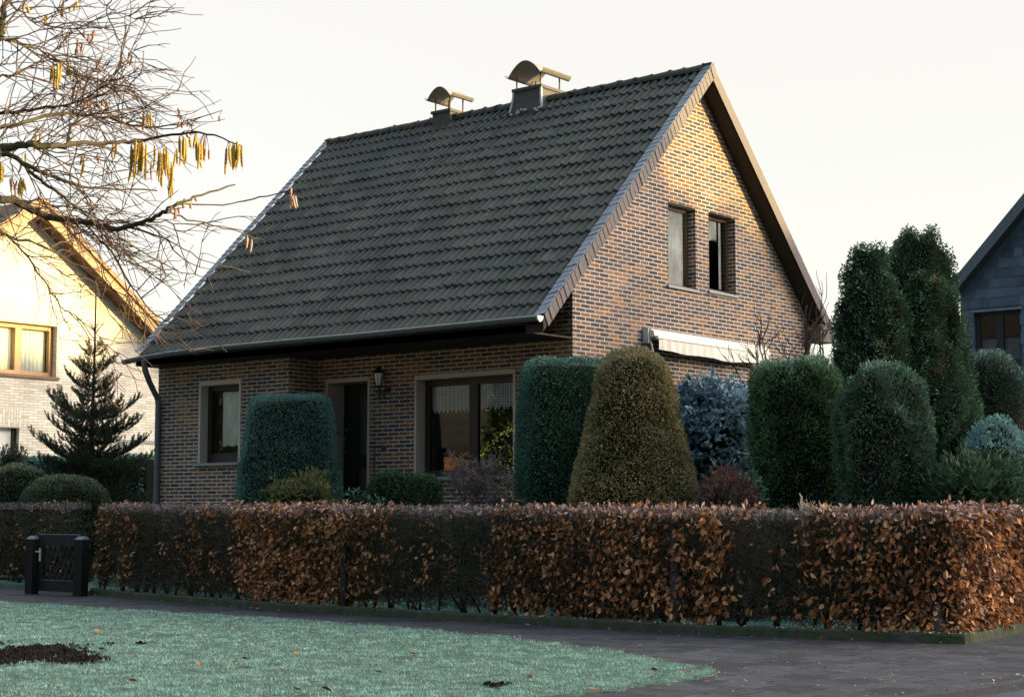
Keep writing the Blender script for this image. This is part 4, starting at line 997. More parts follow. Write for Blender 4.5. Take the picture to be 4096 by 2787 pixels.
# tall conifer with two tops
tcg = leafmat('tall_cypress', [(.012, .026, .016), (.022, .045, .027), (.035, .066, .038), (.06, .085, .04)], .6, .3, .05, .45, 2.5)
tcb = leafmat('tall_cypress_browned', [(.20, .09, .03), (.28, .13, .05)], .7, .2, .3)
Z = 23.
p = at(2060, 1168, Z); q = at(2085, 1168, Z+.3)
tw = thing('tall_conifer', 'tall dark green conifer with two tops standing against the sky beside the brick house', 'tree', (p[0], p[1], 0))
mb = MB()
for (px_, Zz, prof, sd_) in ((2085, Z+.2, [(125, -190), (136, 0), (134, 150), (123, 290), (113, 380), (97, 480), (74, 556), (42, 598), (0, 614)], 21), (1986, Z-.3, [(70, -190), (82, 0), (86, 250), (78, 400), (60, 500), (36, 560), (0, 584)], 22)):
    c = at(px_, 1168, Zz)
    G = shell(c[0], c[1], g, [(m_(a, Z), m_(b, Z)) for a, b in prof], lump=.06, lscale=8, seed=sd_, nth=130, lump2=.055, ls2=13.)
    P, N = sample(G, 56000 if sd_ == 21 else 30000); n = len(P); P -= N*rng.uniform(-.7, 1, n)[:, None]*.06
    keep = vnoise(P[:, 0]*1.3+P[:, 2]*.9, P[:, 1]*1.3-P[:, 2]*.7, 9, sd_) > -.6; P, N = P[keep], N[keep]; n = len(P)
    br_ = (vnoise(P[:, 0]+P[:, 2]*.6, P[:, 1]-P[:, 2]*.8, 9, sd_+5) > .62) & (rng.random(n) < .35)
    shoots(mb, P, N+np.array([0, 0, .35])+rdir(n)*.55,  .045*rng.uniform(.6, 1.4, n), .017, 4, br_.astype(int))
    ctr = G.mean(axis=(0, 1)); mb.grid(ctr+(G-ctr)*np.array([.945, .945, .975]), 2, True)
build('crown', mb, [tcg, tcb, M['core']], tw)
mb = MB(); mb.tube([(p[0], p[1], -.1), (q[0], q[1], 2), (q[0], q[1], 4.3)], [.16, .12, .03], 8); build('trunk', mb, M['bark'], tw)
# low things in the front garden
dmg = leafmat('box_dome_leaves', [(.018, .026, .014), (.032, .042, .02), (.05, .058, .03)], .6, .3, .06, .3)
dmf = leafmat('box_dome_frosted', [(.09, .10, .06), (.14, .15, .10)], .7, .3, .06)
Z = 28.8
topiary('clipped_dome', 'large dark clipped dome standing in the gap behind the garden gate', 'topiary', 148, Z,
        [(m_(60, Z), 0), (m_(86, Z), g-m_(95, Z)), (m_(99, Z), g-m_(20, Z)), (m_(98, Z), g+m_(10, Z)), (m_(88, Z), g+m_(32, Z)), (m_(60, Z), g+m_(56, Z)), (m_(28, Z), g+m_(64, Z)), (0, g+m_(66, Z))],
        [dmg, dmf], 26000, .035, .016, .3, .8, frost=topf(.5, 1.6, .02), lump=.01, seed=31)
Z = 30.3
topiary('clipped_dome', 'wide low clipped dome beside the larger dome behind the garden gate', 'topiary', 38, Z,
        [(m_(80, Z), 0), (m_(86, Z), g), (m_(78, Z), g+m_(45, Z)), (m_(54, Z), g+m_(76, Z)), (m_(25, Z), g+m_(89, Z)), (0, g+m_(92, Z))],
        [dmg, dmf], 16000, .04, .018, .3, .8, frost=topf(.3, 1.3, .02), lump=.015, seed=32)
Z = 33.
topiary('small_bush', 'small upright dark bush before the white garage door', 'shrub', 22, Z,
        [(m_(20, Z), 0), (m_(24, Z), g+m_(90, Z)), (m_(22, Z), g+m_(112, Z)), (m_(12, Z), g+m_(122, Z)), (0, g+m_(124, Z))],
        [leafmat('small_bush_leaves', [(.012, .02, .014), (.03, .035, .025)], .7, .2)], 1600, .12, .02, .9, .5, kind='shoot', lump=.08, seed=33, depth=.1)
ylg = leafmat('golden_cypress', [(.028, .034, .012), (.05, .055, .018), (.075, .072, .025)], .7, .2, .25, .4, 4)
Z = 23.
topiary('golden_cypress', 'taller yellow-green thread-leaf bush at the foot of the frosted yew', 'shrub', 705, Z,
        [(m_(34, Z), 0), (m_(40, Z), g), (m_(32, Z), g+m_(28, Z)), (m_(18, Z), g+m_(44, Z)), (0, g+m_(48, Z))],
        [ylg], 1700, .12, .012, .3, .8, kind='shoot', lump=.12, lscale=9, seed=34, depth=.1, core=.8)
topiary('golden_cypress', 'smaller yellow-green thread-leaf bush of the pair before the frosted yew', 'shrub', 640, Z,
        [(m_(32, Z), 0), (m_(36, Z), g), (m_(28, Z), g+m_(18, Z)), (m_(15, Z), g+m_(32, Z)), (0, g+m_(36, Z))],
        [ylg], 1300, .12, .012, .3, .8, kind='shoot', lump=.12, lscale=9, seed=35, depth=.1, core=.8)
mdg = leafmat('low_dark_shrub', [(.008, .018, .010), (.016, .032, .016), (.025, .05, .025)], .6, .3, .15, .4)
Z = 23.4
topiary('dark_mound', 'low dark evergreen mound below the large window beside the front door', 'shrub', 915, Z,
        [(m_(85, Z), 0), (m_(92, Z), g), (m_(80, Z), g+m_(35, Z)), (m_(60, Z), g+m_(55, Z)), (m_(30, Z), g+m_(64, Z)), (0, g+m_(66, Z))],
        [mdg], 14000, .05, .02, .4, .9, lump=.06, ratio=.5, ang=.9, seed=36)
Z = 22.8
topiary('small_shrub', 'small bright green leafy shrub beside the dark mound', 'shrub', 822, Z,
        [(m_(36, Z), 0), (m_(36, Z), g), (m_(26, Z), g+m_(14, Z)), (0, g+m_(24, Z))],
        [leafmat('bright_leaf', [(.01, .03, .016), (.02, .05, .03), (.03, .07, .04)], .5, .4)], 700, .07, .03, .3, 1, kind='leaf', lump=.1, seed=37)
rdl = leafmat('red_twig_shrub', [(.020, .010, .009), (.036, .019, .016), (.055, .034, .03)], .8, .2, .2)
Z = 18.4
topiary('heather_bush', 'reddish brown twiggy bush peeping over the hedge below the blue spruce', 'shrub', 1650, Z,
        [(m_(56, Z), 0), (m_(62, Z), g), (m_(52, Z), g+m_(28, Z)), (m_(28, Z), g+m_(46, Z)), (0, g+m_(52, Z))],
        [rdl], 3000, .10, .010, .6, .7, kind='shoot', lump=.08, seed=38, depth=.1, core=.8)
Z = 18.8
topiary('rhododendron', 'small glossy green leafed shrub behind the reddish bush', 'shrub', 1702, Z,
        [(m_(24, Z), 0), (m_(30, Z), g), (m_(24, Z), g+m_(34, Z)), (m_(10, Z), g+m_(48, Z)), (0, g+m_(52, Z))],
        [leafmat('glossy_leaf', [(.012, .035, .024), (.022, .055, .04), (.04, .075, .06)], .45, .5)], 900, .08, .03, .2, .8, kind='leaf', lump=.1, seed=39)
# clipped boundary hedge behind the young spruce
a_ = at(20, 1168, 34.8); b_ = at(352, 1168, 33.2)
hb = thing('clipped_hedge', 'frosted blue-green boundary hedge behind the young spruce', 'hedge', (*((a_+b_)/2)[:2], 0))
u_ = unit(b_-a_); v_ = np.array([-u_[1], u_[0], 0]); ln_ = np.linalg.norm(b_-a_); n = 17000
s_ = rng.uniform(0, ln_, n); side = rng.random(n); H_ = 1.2+m_(126, 34)
P = a_+u_*s_[:, None]; P[:, 2] = np.where(side < .7, rng.uniform(0, H_, n), H_+rng.normal(0, .02, n)); off = np.where(side < .7, -.35, rng.uniform(-.35, .35, n)); P += v_*off[:, None]
sgn = 1 if v_@FW > 0 else -1
N = np.where((side < .7)[:, None], -v_*1., np.array([0, 0, 1.]))
mb = MB(); cards(mb, P+rdir(n)*.03, N+rdir(n)*.8, .07, .018, (rng.random(n) < np.where(side < .7, .3, .6)).astype(int), .1)
c0 = a_*1; c0[2] = 0; c1 = b_*1; c1[2] = 0
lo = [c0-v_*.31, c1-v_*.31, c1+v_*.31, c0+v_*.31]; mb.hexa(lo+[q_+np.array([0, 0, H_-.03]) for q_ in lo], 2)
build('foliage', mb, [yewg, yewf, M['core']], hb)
mb = MB()
for s0 in np.arange(.4, ln_, .6): q_ = c0+u_*s0; mb.tube([q_, q_+np.array([0, 0, 1.2])], .03, 5)
build('stems', mb, M['bark'], hb)

# ---- young spruce with a bare leader
Z = 31.; p = at(204, 1168, Z); p[2] = 0
sp = thing('young_spruce', 'young dark spruce with a thin bare leader in front of the cream house', 'tree', (p[0], p[1], 0))
zz = lambda y_: 1.2+m_(1168-y_, Z)
mb = MB(); mb.tube([p, p+np.array([0, 0, 2.5]), p+np.array([.02, 0, 4.0]), p+np.array([.0, 0.01, zz(638)])], [.07, .05, .024, .012], 7)
M['sprucebark'] = plain('spruce_bark', (.13, .085, .06), .9, .1, .3, 20)
build('trunk', mb, M['sprucebark'], sp)
mt = MB(); A = []; B = []; RA = []
def branch(o, az, el0, L, curl):
    pts = [o]; n_ = 7; e = el0; q_ = o.copy()
    for i in range(n_):
        d = np.array([math.cos(az)*math.cos(e), math.sin(az)*math.cos(e), math.sin(e)]); q_ = q_+d*L/n_; pts.append(q_); e += curl/n_; az += rng.normal(0, .05)
    return np.array(pts)
tw_s = []
for (y_, hw, nb_, el_, cu) in ((752, 30, 7, .75, .25), (800, 36, 6, .5, .5), (842, 62, 8, .35, .7), (880, 72, 8, .2, .8), (905, 50, 6, .1, .7), (950, 100, 9, .15, .8), (985, 108, 9, .1, .8), (1010, 75, 8, .0, .7), (1040, 125, 10, .05, .8), (1075, 118, 10, 0, .6), (1105, 120, 10, 0, .5), (1140, 125, 10, 0, .5), (1170, 120, 9, 0, .4)):
    a0 = rng.uniform(0, 6.28)
    for j in range(nb_):
        L = m_(hw, Z)*rng.uniform(.8, 1.15)*1.02; az_ = a0+j*6.28/nb_+rng.normal(0, .15)
        br_ = branch(p+np.array([0, 0, zz(y_+rng.uniform(-8, 8))]), az_, el_+rng.normal(0, .1), L, cu)
        tw_s.append((br_, .016))
        if hw > 33:
            for i in range(1, 8):
                for s in (-1, 1, -1, 1)[:4 if hw > 90 else 2]:
                    l2 = L*(.50-.045*i)*rng.uniform(.7, 1.2)
                    tw_s.append((branch(br_[i], az_+s*rng.uniform(.6, 1.0), .05+rng.normal(.1, .15)+.1*i, max(l2, .1), .4), .010))
sub_ = []
for pts, r_ in tw_s:
    A.append(pts[:-1]); B.append(pts[1:]); RA.append(np.linspace(r_, r_*.4, len(pts)-1)*.6)
A = np.concatenate(A); B = np.concatenate(B); RA = np.concatenate(RA)
twigmesh(mt, A, B, RA*.8, RA*.6)
build('branches', mt, M['sprucebark'], sp)
ln = np.linalg.norm(B-A, axis=1); cnt = np.maximum(1, (ln/.0026).astype(int)); idx = np.repeat(np.arange(len(A)), cnt)
high = (A[idx, 2] > zz(815)); kp = rng.random(len(idx)) < np.where(A[idx, 2] > zz(790), .35, np.where(high, .75, 1.)); idx = idx[kp]
P = A[idx]+(B-A)[idx]*rng.random(len(idx))[:, None]; d = unit((B-A)[idx])+rdir(len(idx))*.9
mb = MB(); cards(mb, P, d, rng.uniform(.028, .05, len(idx)), .0075, 0)
build('foliage', mb, leafmat('spruce_needles', [(.005, .011, .006), (.010, .019, .009), (.018, .027, .013)], .6, .3, .15, .3), sp)

# ---- bare twiggy trees and shrubs
def grow(o, d, L, r, lev, out, droop=0., split=(2, 4), wob=.18, ratio=.68, ang=.55, up=.05, keep=None):
    n_ = 5; q_ = np.array(o, float); d = np.array(d, float)/np.linalg.norm(d); pts = [q_.copy()]; dirs = [d]
    for i in range(n_):
        d = d+rng.normal(0, wob, 3)+np.array([0, 0, up-droop]); d /= np.linalg.norm(d); q_ = q_+d*L/n_; pts.append(q_.copy()); dirs.append(d)
    out.append((np.array(pts), r, r*.55))
    if lev <= 0: return
    for j in range(rng.integers(*split)+1):
        i = rng.integers(2, n_+1); dd = dirs[i]+rng.normal(0, ang, 3)
        grow(pts[i], dd, L*ratio*rng.uniform(.7, 1.2), r*.6, lev-1, out, droop, split, wob, ratio, ang, up)
def segs(mb, out, mn=.0016, m=0, k=3):
    A = np.concatenate([o[0][:-1] for o in out]); B = np.concatenate([o[0][1:] for o in out])
    ra = np.concatenate([np.linspace(o[1], o[2], len(o[0]))[:-1] for o in out]); rb = np.concatenate([np.linspace(o[1], o[2], len(o[0]))[1:] for o in out])
    twigmesh(mb, A, B, np.maximum(ra, mn), np.maximum(rb, mn), m, k); return A, B
def bare(name, label, px, Z, zb, stems, L, r, lev, mat, spread=.5, **kw):
    p = at(px, 1168, Z); p[2] = 0.03; t = thing(name, label, 'shrub' if L < 1.2 else 'tree', (p[0], p[1], 0)); out = []; base = []
    for s in range(stems):
        d = np.array([rng.normal(0, spread), rng.normal(0, spread), 1.]); e = p+np.array([d[0]*.25*zb, d[1]*.25*zb, zb]); base.append((np.array([p+rng.normal(0, .04, 3)*np.array([1, 1, 0]), (p+e)/2+rng.normal(0, .03, 3), e]), r*1.4, r))
        grow(e, d, L, r, lev, out, **kw)
    mb = MB(); segs(mb, base, k=6); build('trunk', mb, mat, t)
    mb = MB(); segs(mb, out, .0028); build('twigs', mb, mat, t); return t
M['twig'] = plain('dark_twig', (.07, .05, .042), .85, .2, .3, 15)
M['twigf'] = plain('frosted_twig', (.16, .125, .115), .85, .2, .4, 12)
bare('bare_shrub', 'leafless pruned shrub with knotty frosted twigs under the large window', 1072, 21.3, 1.15, 7, .47, .024, 4, M['twigf'], .36, split=(3, 5), ratio=.62, ang=.6, wob=.2, up=.05)
bare('bare_tree', 'leafless small tree behind the flat-topped cypress column by the gable wall', 1800, 24.3, 2.6, 5, .75, .024, 3, M['twig'], .35, split=(2, 3), ang=.4, up=.13, ratio=.7)
bare('bare_tree', 'leafless small tree against the sky between brick house and tall conifer', 1882, 25.5, 2.6, 5, .95, .03, 3, M['twig'], .4, split=(2, 3), ang=.45, up=.12, ratio=.7)
bare('bare_shrub', 'reddish leafless twiggy shrub in front of the dark dome', 2316, 23.4, 1.6, 12, .5, .012, 3, plain('reddish_twig', (.16, .08, .06), .85, .2), .45, split=(2, 3), ang=.4, up=.08)
bare('bare_shrub', 'small pale leafless shrub in the gap beside the gate', 232, 25.5, .3, 5, .22, .006, 2, M['twigf'], .4)
# winter jasmine beside the large window
p = at(1166, 1168, 23.1); p[2] = 0
js = thing('winter_jasmine', 'slender climbing jasmine with tiny yellow flowers beside the large window', 'climber', tuple(p))
out = []; fl = []
top = 1.2+m_(205, 23.1)
for s in range(9):
    b0 = p+np.array([rng.uniform(-.22, .12), rng.uniform(-.1, .1), 0]); h_ = rng.uniform(.6, 1)*top; pts = [b0+np.array([rng.normal(0, .03), rng.normal(0, .03), h_*t_]) for t_ in np.linspace(0, 1, 12)]; out.append((np.array(pts), .004, .003))
arc = [p+np.array([-.0-.62*t_, .05, top-.05-.35*t_**1.6]) for t_ in np.linspace(0, 1, 10)]; out.append((np.array(arc), .005, .003))
mb = MB(); segs(mb, out, .003, k=4); build('stems', mb, plain('green_stem', (.05, .075, .03)), js)
F_ = np.concatenate([o[0] for o in out]); F_ = F_[F_[:, 2] > 1.1]; P = F_[rng.integers(0, len(F_), 330)]+rng.normal(0, .03, (330, 3)); P = np.concatenate([P, np.array(arc)[rng.integers(0, 10, 60)]+rng.normal(0, .012, (60, 3))])
mb = MB(); leaves6(mb, P, rdir(len(P)), .028, .02); build('flowers', mb, leafmat('jasmine_yellow', [(.22, .26, .04), (.5, .5, .06), (.65, .62, .12)], .6, .2, .3), js)
# frosted spiky plant above the hedge
p = at(1838, 1168, 17.3); p[2] = 0; fp = thing('frosted_plant', 'pale frosted spiky plant sticking up through the hedge', 'plant', tuple(p)); out = []
for (dx_, hh_) in ((-22, 46), (-15, 30), (-8, 24), (2, 28), (8, 20), (40, 24), (48, 14)):
    b0 = at(1838+dx_, 1172, 17.3); b0[2] = 1.0; e0 = at(1838+dx_+3, 1168-hh_+4, 17.3); out.append((np.linspace(b0, e0, 5), .02, .012))
    for i in range(9):
        q_ = b0+(e0-b0)*rng.uniform(.62, 1); d = np.array([rng.normal(0, .6), rng.normal(0, .6), 1]); out.append((np.linspace(q_, q_+unit(d)*rng.uniform(.04, .1), 3), .006, .003))
mb = MB(); segs(mb, out, .003, k=5); build('stems', mb, plain('frosted_pale_stem', (.42, .38, .28), .9, .1), fp)
# ================================================================== beech hedges
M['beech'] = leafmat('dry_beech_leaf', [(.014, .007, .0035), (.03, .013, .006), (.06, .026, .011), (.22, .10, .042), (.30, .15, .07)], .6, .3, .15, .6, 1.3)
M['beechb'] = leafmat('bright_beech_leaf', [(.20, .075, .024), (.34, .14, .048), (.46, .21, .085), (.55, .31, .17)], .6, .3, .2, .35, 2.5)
M['beechf'] = leafmat('frosted_beech_leaf', [(.28, .15, .11), (.36, .23, .19), (.42, .30, .27)], .75, .2, .15, .2)
M['htwig'] = leafmat('hedge_twig', [(.014, .014, .010), (.028, .026, .018), (.048, .042, .032)], .9, .1, 0, .3)
M['htwigf'] = leafmat('frosted_hedge_twig', [(.05, .04, .042), (.062, .05, .052), (.15, .125, .13)], .9, .1, 0, .3)
M['hstem'] = plain('hedge_stem', (.028, .026, .022), .9, .1, .4, 20)
def hedge(name, label, path, heights, leafy, loc, ntw, nlf, thick=.56, big=None, bright=None):
    P0 = np.array(path, float); seg = np.concatenate([[0], np.cumsum(np.linalg.norm(np.diff(P0, axis=0), axis=1))]); LN = seg[-1]
    def pt(s):
        x = np.interp(s, seg, P0[:, 0]); y = np.interp(s, seg, P0[:, 1]); e = .06
        tx = np.interp(s+e, seg, P0[:, 0])-np.interp(s-e, seg, P0[:, 0]); ty = np.interp(s+e, seg, P0[:, 1])-np.interp(s-e, seg, P0[:, 1])
        q = np.hypot(tx, ty)+1e-9; return x, y, -ty/q, tx/q      # normal pointing into the garden
    H = lambda s: np.interp(s, heights[0], heights[1])
    t = thing(name, label, 'hedge', loc)
    # twigs
    n = ntw; s = rng.uniform(0, LN, n); v = rng.beta(.7, .9, n)*thick; hh = H(s); z = .13+(hh-.13)*rng.random(n)**.85
    end = (s < .25) | (s > LN-.25)
    x, y, nx, ny = pt(s); bulge = .05*vnoise(s, z*1.5, 4, 17)
    B = np.stack([x+nx*(v+bulge), y+ny*(v+bulge), z], 1)
    out_ = np.where(v < thick/2, -1., 1.)*np.abs(v-thick/2)/(thick/2)
    d = rdir(n)*.9+np.stack([nx*out_, ny*out_, .5+0*s], 1); d = unit(d); ln = rng.uniform(.05, .17, n)
    mi = (rng.random(n) < np.clip((z-hh+.15)/.2, .01, .6)).astype(int)
    mb = MB(); twigmesh(mb, B-d*ln[:, None]*.6, B+d*ln[:, None]*.4, .0042, .0020, mi)
    nt_ = int(LN*330); s = rng.uniform(0, LN, nt_); v = rng.uniform(0, thick, nt_); x, y, nx, ny = pt(s); hh = H(s)
    A = np.stack([x+nx*v, y+ny*v, hh-.10], 1); A2 = A+np.stack([rng.normal(0, .02, nt_), rng.normal(0, .02, nt_), rng.uniform(.07, .13, nt_)], 1)
    twigmesh(mb, A, A2, .003, .0016, (rng.random(nt_) < .6).astype(int))
    build('twigs', mb, [M['htwig'], M['htwigf']], t)
    # stems
    mb = MB()
    for s0 in np.arange(.12, LN, .24):
        s1 = s0+rng.normal(0, .05); x, y, nx, ny = pt(s1); v = thick*.5+rng.normal(0, .07); q0 = np.array([x+nx*v, y+ny*v, .03])
        for k_ in range(rng.integers(1, 4)):
            q1 = q0+np.array([rng.normal(0, .08), rng.normal(0, .08), rng.uniform(.25, .4)]); q2 = q1+np.array([rng.normal(0, .12), rng.normal(0, .12), .5])
            mb.tube([q0+rng.normal(0, .012, 3)*np.array([1, 1, 0]), q1, q2], [rng.uniform(.014, .026), .012, .006], 5)
    build('stems', mb, M['hstem'], t)
    # leaves, thick where the plants have kept them
    n = nlf*5; s = rng.uniform(0, LN, n); zz_ = rng.random(n); face = rng.random(n); hh = H(s)
    front = face < .72; topm = (face >= .72) & (face < .9)
    v = np.where(front, rng.normal(.01, .05, n), np.where(topm, rng.uniform(0, thick, n), rng.uniform(.05, thick, n)))
    z = np.where(topm, hh+rng.normal(-.02, .03, n), .10+(hh-.10)*zz_)
    kk = np.interp(s, leafy[0], leafy[1]); cl = vnoise(s*1.3, z*1.6, 5, 7)+1.0*vnoise(s*1.4, z*1.8, 14, 8)
    thr = (kk-.5)*2.1; low = np.clip((.30-z)/.25, 0, 1)*.8
    keep = (rng.random(n) < np.clip(.42+1.5*(cl*.95+thr*.9-low*.9), 0, 1)); keep[~front & ~topm] &= rng.random((~front & ~topm).sum()) < .6
    idx = np.flatnonzero(keep)[:nlf]; s, v, z, hh, front, topm = s[idx], v[idx], z[idx], hh[idx], front[idx], topm[idx]; n = len(idx)
    x, y, nx, ny = pt(s); b_ = .05*vnoise(s, z*1.5, 4, 17)
    P = np.stack([x+nx*(v+b_), y+ny*(v+b_), z], 1)
    o = np.where(front, -1., 0.); d = np.stack([nx*o*.5, ny*o*.5, np.where(topm, .2, -.75)], 1)+rdir(n)*.75
    ls = rng.uniform(.042, .074, n)*(1 if big is None else np.interp(s, *big)); 
    fr_ = (rng.random(n) < np.clip((z-hh+.13)/.2, .02, .55)).astype(int)
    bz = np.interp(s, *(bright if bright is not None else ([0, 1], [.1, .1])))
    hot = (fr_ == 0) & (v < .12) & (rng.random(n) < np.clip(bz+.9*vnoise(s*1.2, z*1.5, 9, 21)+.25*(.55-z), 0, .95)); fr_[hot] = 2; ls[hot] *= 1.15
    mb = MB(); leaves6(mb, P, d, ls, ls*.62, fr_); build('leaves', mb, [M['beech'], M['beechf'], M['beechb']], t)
    return t
off = lambda path, o: [(x, y) for x, y in path]
front = [(-7.15, -1.92), (-6.6, -2.03), (-5.81, -2.2), (-4.5, -2.47), (-3.42, -2.7), (-1.67, -3.03), (-.06, -3.08), (1.67, -3.12), (4.2, -3.19), (5.78, -3.05), (6.8, -2.88), (7.08, -2.72), (7.07, -2.4), (6.98, -1.5), (6.86, -.19), (6.74, 1.6), (6.65, 4.)]
fs = np.concatenate([[0], np.cumsum(np.linalg.norm(np.diff(np.array(front), axis=0), axis=1))])
S_ = lambda X: float(np.interp(X, [p[0] for p in front[:12]], fs[:12]))
lf = [(S_(X), v) for X, v in ((-7.15, .46), (-6.7, .5), (-6.0, .44), (-5.7, .16), (-4.75, .14), (-4.4, .4), (-3.8, .45), (-3.45, .24), (-3.2, .35), (-2.8, .9), (-1.2, .95), (-.5, .72), (.0, .45), (.4, .3), (.8, .32), (1.1, .12), (1.5, .2), (1.75, .85), (2.6, .95), (3.4, .9), (3.7, .66), (4.5, .6), (4.85, .42), (5.15, .24), (5.45, .26), (5.85, .7), (6.1, .9), (7.0, 1.0))]+[(fs[-1], 1.)]
hg = hedge('beech_hedge', 'long clipped beech hedge of rusty leaves and bare twigs along the footpath', front, ([0, S_(-3), S_(2), S_(5.2), S_(6.2), fs[-1]], [1.36, 1.32, 1.285, 1.25, 1.25, 1.33]), ([a for a, b in lf], [b for a, b in lf]), (0, -2.8, 0), 100000, 25000,
           bright=([0, S_(-3.1), S_(-2.7), S_(-1.0), S_(-.5), S_(1.6), S_(3.0), S_(3.5), S_(5.3), S_(5.7), S_(7.0), fs[-1]], [.12, .15, .6, .55, .15, .15, .22, .62, .7, .45, .35, .15]),
           big=([0, S_(3.3), S_(3.7), S_(5.5), S_(6.0), fs[-1]], [.95, .9, 1.15, 1.15, 1.05, 1.]))
left = [(-24, 2.2), (-14, -.05), (-10.8, -.95), (-9.6, -1.28), (-8.55, -1.56)]
ls_ = np.concatenate([[0], np.cumsum(np.linalg.norm(np.diff(np.array(left), axis=0), axis=1))])
hedge('beech_hedge', 'short dark beech hedge beyond the garden gate with few leaves near its top', left, ([0, ls_[-1]], [1.44, 1.40]), ([0, ls_[-1]-2.5, ls_[-1]], [.2, .26, .36]), (-10, -1, 0), 16000, 1500)

# ---- gate, posts
gdir = unit(np.array([1.37, .03, 0])); gn = np.array([-gdir[1], gdir[0], 0]); g0 = np.array([-8.18, -2.45, 0])
gate = thing('garden_gate', 'low dark wooden garden gate with lattice panel and pale lever handle', 'gate', (-7.5, -2.43, 0))
M['gatew'] = plain('dark_green_wood', (.010, .014, .012), .6, .3, .4, 14)
M['gatep'] = plain('dark_post_wood', (.013, .011, .010), .75, .2, .4, 14)
M['gatef'] = plain('frosted_wood_top', (.12, .15, .19), .7, .3, .3, 30)
def gq(u, v, z): return g0+gdir*u+gn*v+np.array([0, 0, z])
def gbox(mb, u0, u1, v0, v1, z0, z1): mb.hexa([gq(u0, v0, z0), gq(u1, v0, z0), gq(u1, v1, z0), gq(u0, v1, z0), gq(u0, v0, z1), gq(u1, v0, z1), gq(u1, v1, z1), gq(u0, v1, z1)])
for u0, u1 in ((0, .17), (1.17, 1.36)):
    mb = MB(); gbox(mb, u0, u1, 0, .13, 0, .835); po = build('post', mb, M['gatep'], gate)
    mb = MB(); mb.hexa([gq(u0, 0, .837), gq(u1, 0, .837), gq(u1, .13, .837), gq(u0, .13, .837), gq(u0+.02, .06, .885), gq(u1-.02, .06, .885), gq(u1-.02, .11, .885), gq(u0+.02, .11, .885)]); build('post_cap', mb, M['gatef'], po)
mb = MB(); gbox(mb, .19, .29, .10, .15, .05, .90); gbox(mb, 1.06, 1.15, .10, .15, .05, .90); gbox(mb, .29, 1.06, .10, .15, .74, .90); gbox(mb, .29, 1.06, .10, .15, .05, .21)
gl_ = build('gate_frame', mb, M['gatew'], gate)
mb = MB(); gbox(mb, .19, 1.15, .095, .155, .902, .915); gbox(mb, .30, 1.05, .088, .098, .212, .222); build('frosted_edge', mb, M['gatef'], gl_)
mb = MB()
for k in range(-4, 9):
    for s, v in ((1, .118), (-1, .134)):
        ua = .29+k*.125; ub = ua+.53*.55
        a_, b_ = (ua, .21), (ub, .74)
        def clip(a, b):
            (x0, z0), (x1, z1) = a, b; o = []
            for x, z in ((x0, z0), (x1, z1)):
                f = 0
                if x < .29: z = z0+(z1-z0)*(.29-x0)/(x1-x0); x = .29
                if x > 1.06: z = z0+(z1-z0)*(1.06-x0)/(x1-x0); x = 1.06
                o.append((x, z))
            return o
        if ub <= .30 or ua >= 1.05: continue
        (xa, za), (xb, zb) = clip(a_, b_)
        if s < 0: za, zb = .95-za, .95-zb
        mb.bar(gq(xa, v, za), gq(xb, v, zb), .03, .012, gdir)
build('lattice', mb, M['gatew'], gl_)
mb = MB(); gbox(mb, .225, .25, .078, .098, .50, .70); mb.bar(gq(.238, .07, .645), gq(.15, .055, .648), .018, .018, (0, 0, 1)); mb.tube([gq(.238, .098, .645), gq(.238, .06, .645)], .012, 6); build('handle', mb, plain('pale_alloy_handle', (.6, .6, .58), .4, .5, .1), gl_)
def post(name, label, x, y, h, wd, mat, lean=0., pale=False):
    t = MB(); t.hexa([(x-wd, y-wd, -.05), (x+wd, y-wd, -.05), (x+wd, y+wd, -.05), (x-wd, y+wd, -.05), (x-wd*.9+lean, y-wd*.9, h), (x+wd*.9+lean, y-wd*.9, h), (x+wd*.9+lean, y+wd*.9, h), (x-wd*.9+lean, y+wd*.9, h)])
    t.hexa([(x-wd*.9+lean, y-wd*.9, h+.001), (x+wd*.9+lean, y-wd*.9, h+.001), (x+wd*.9+lean, y+wd*.9, h+.001), (x-wd*.9+lean, y+wd*.9, h+.001), (x-wd*.4+lean, y-wd*.4, h+.03), (x+wd*.4+lean, y-wd*.4, h+.03), (x+wd*.4+lean, y+wd*.4, h+.03), (x-wd*.4+lean, y+wd*.4, h+.03)])
    tag(build(name, t, mat), label, 'post', 'fence posts inside the beech hedge')
post('fence_post', 'weathered grey post in a gap of the hedge among large orange leaves', 4.17, -3.16, .98, .045, plain('weathered_post', (.055, .05, .05), .9, .1, .4, 20))
post('fence_post', 'pale lichen-spotted concrete post at the foot of the hedge corner', 6.88, -2.78, .34, .04, plain('pale_concrete_post', (.12, .125, .13), .9, .1, .45, 30))
post('fence_post', 'dark post low in the hedge next to its bare middle stretch', -.75, -3.03, .8, .045, plain('dark_post', (.03, .028, .026), .9, .1, .4, 20))

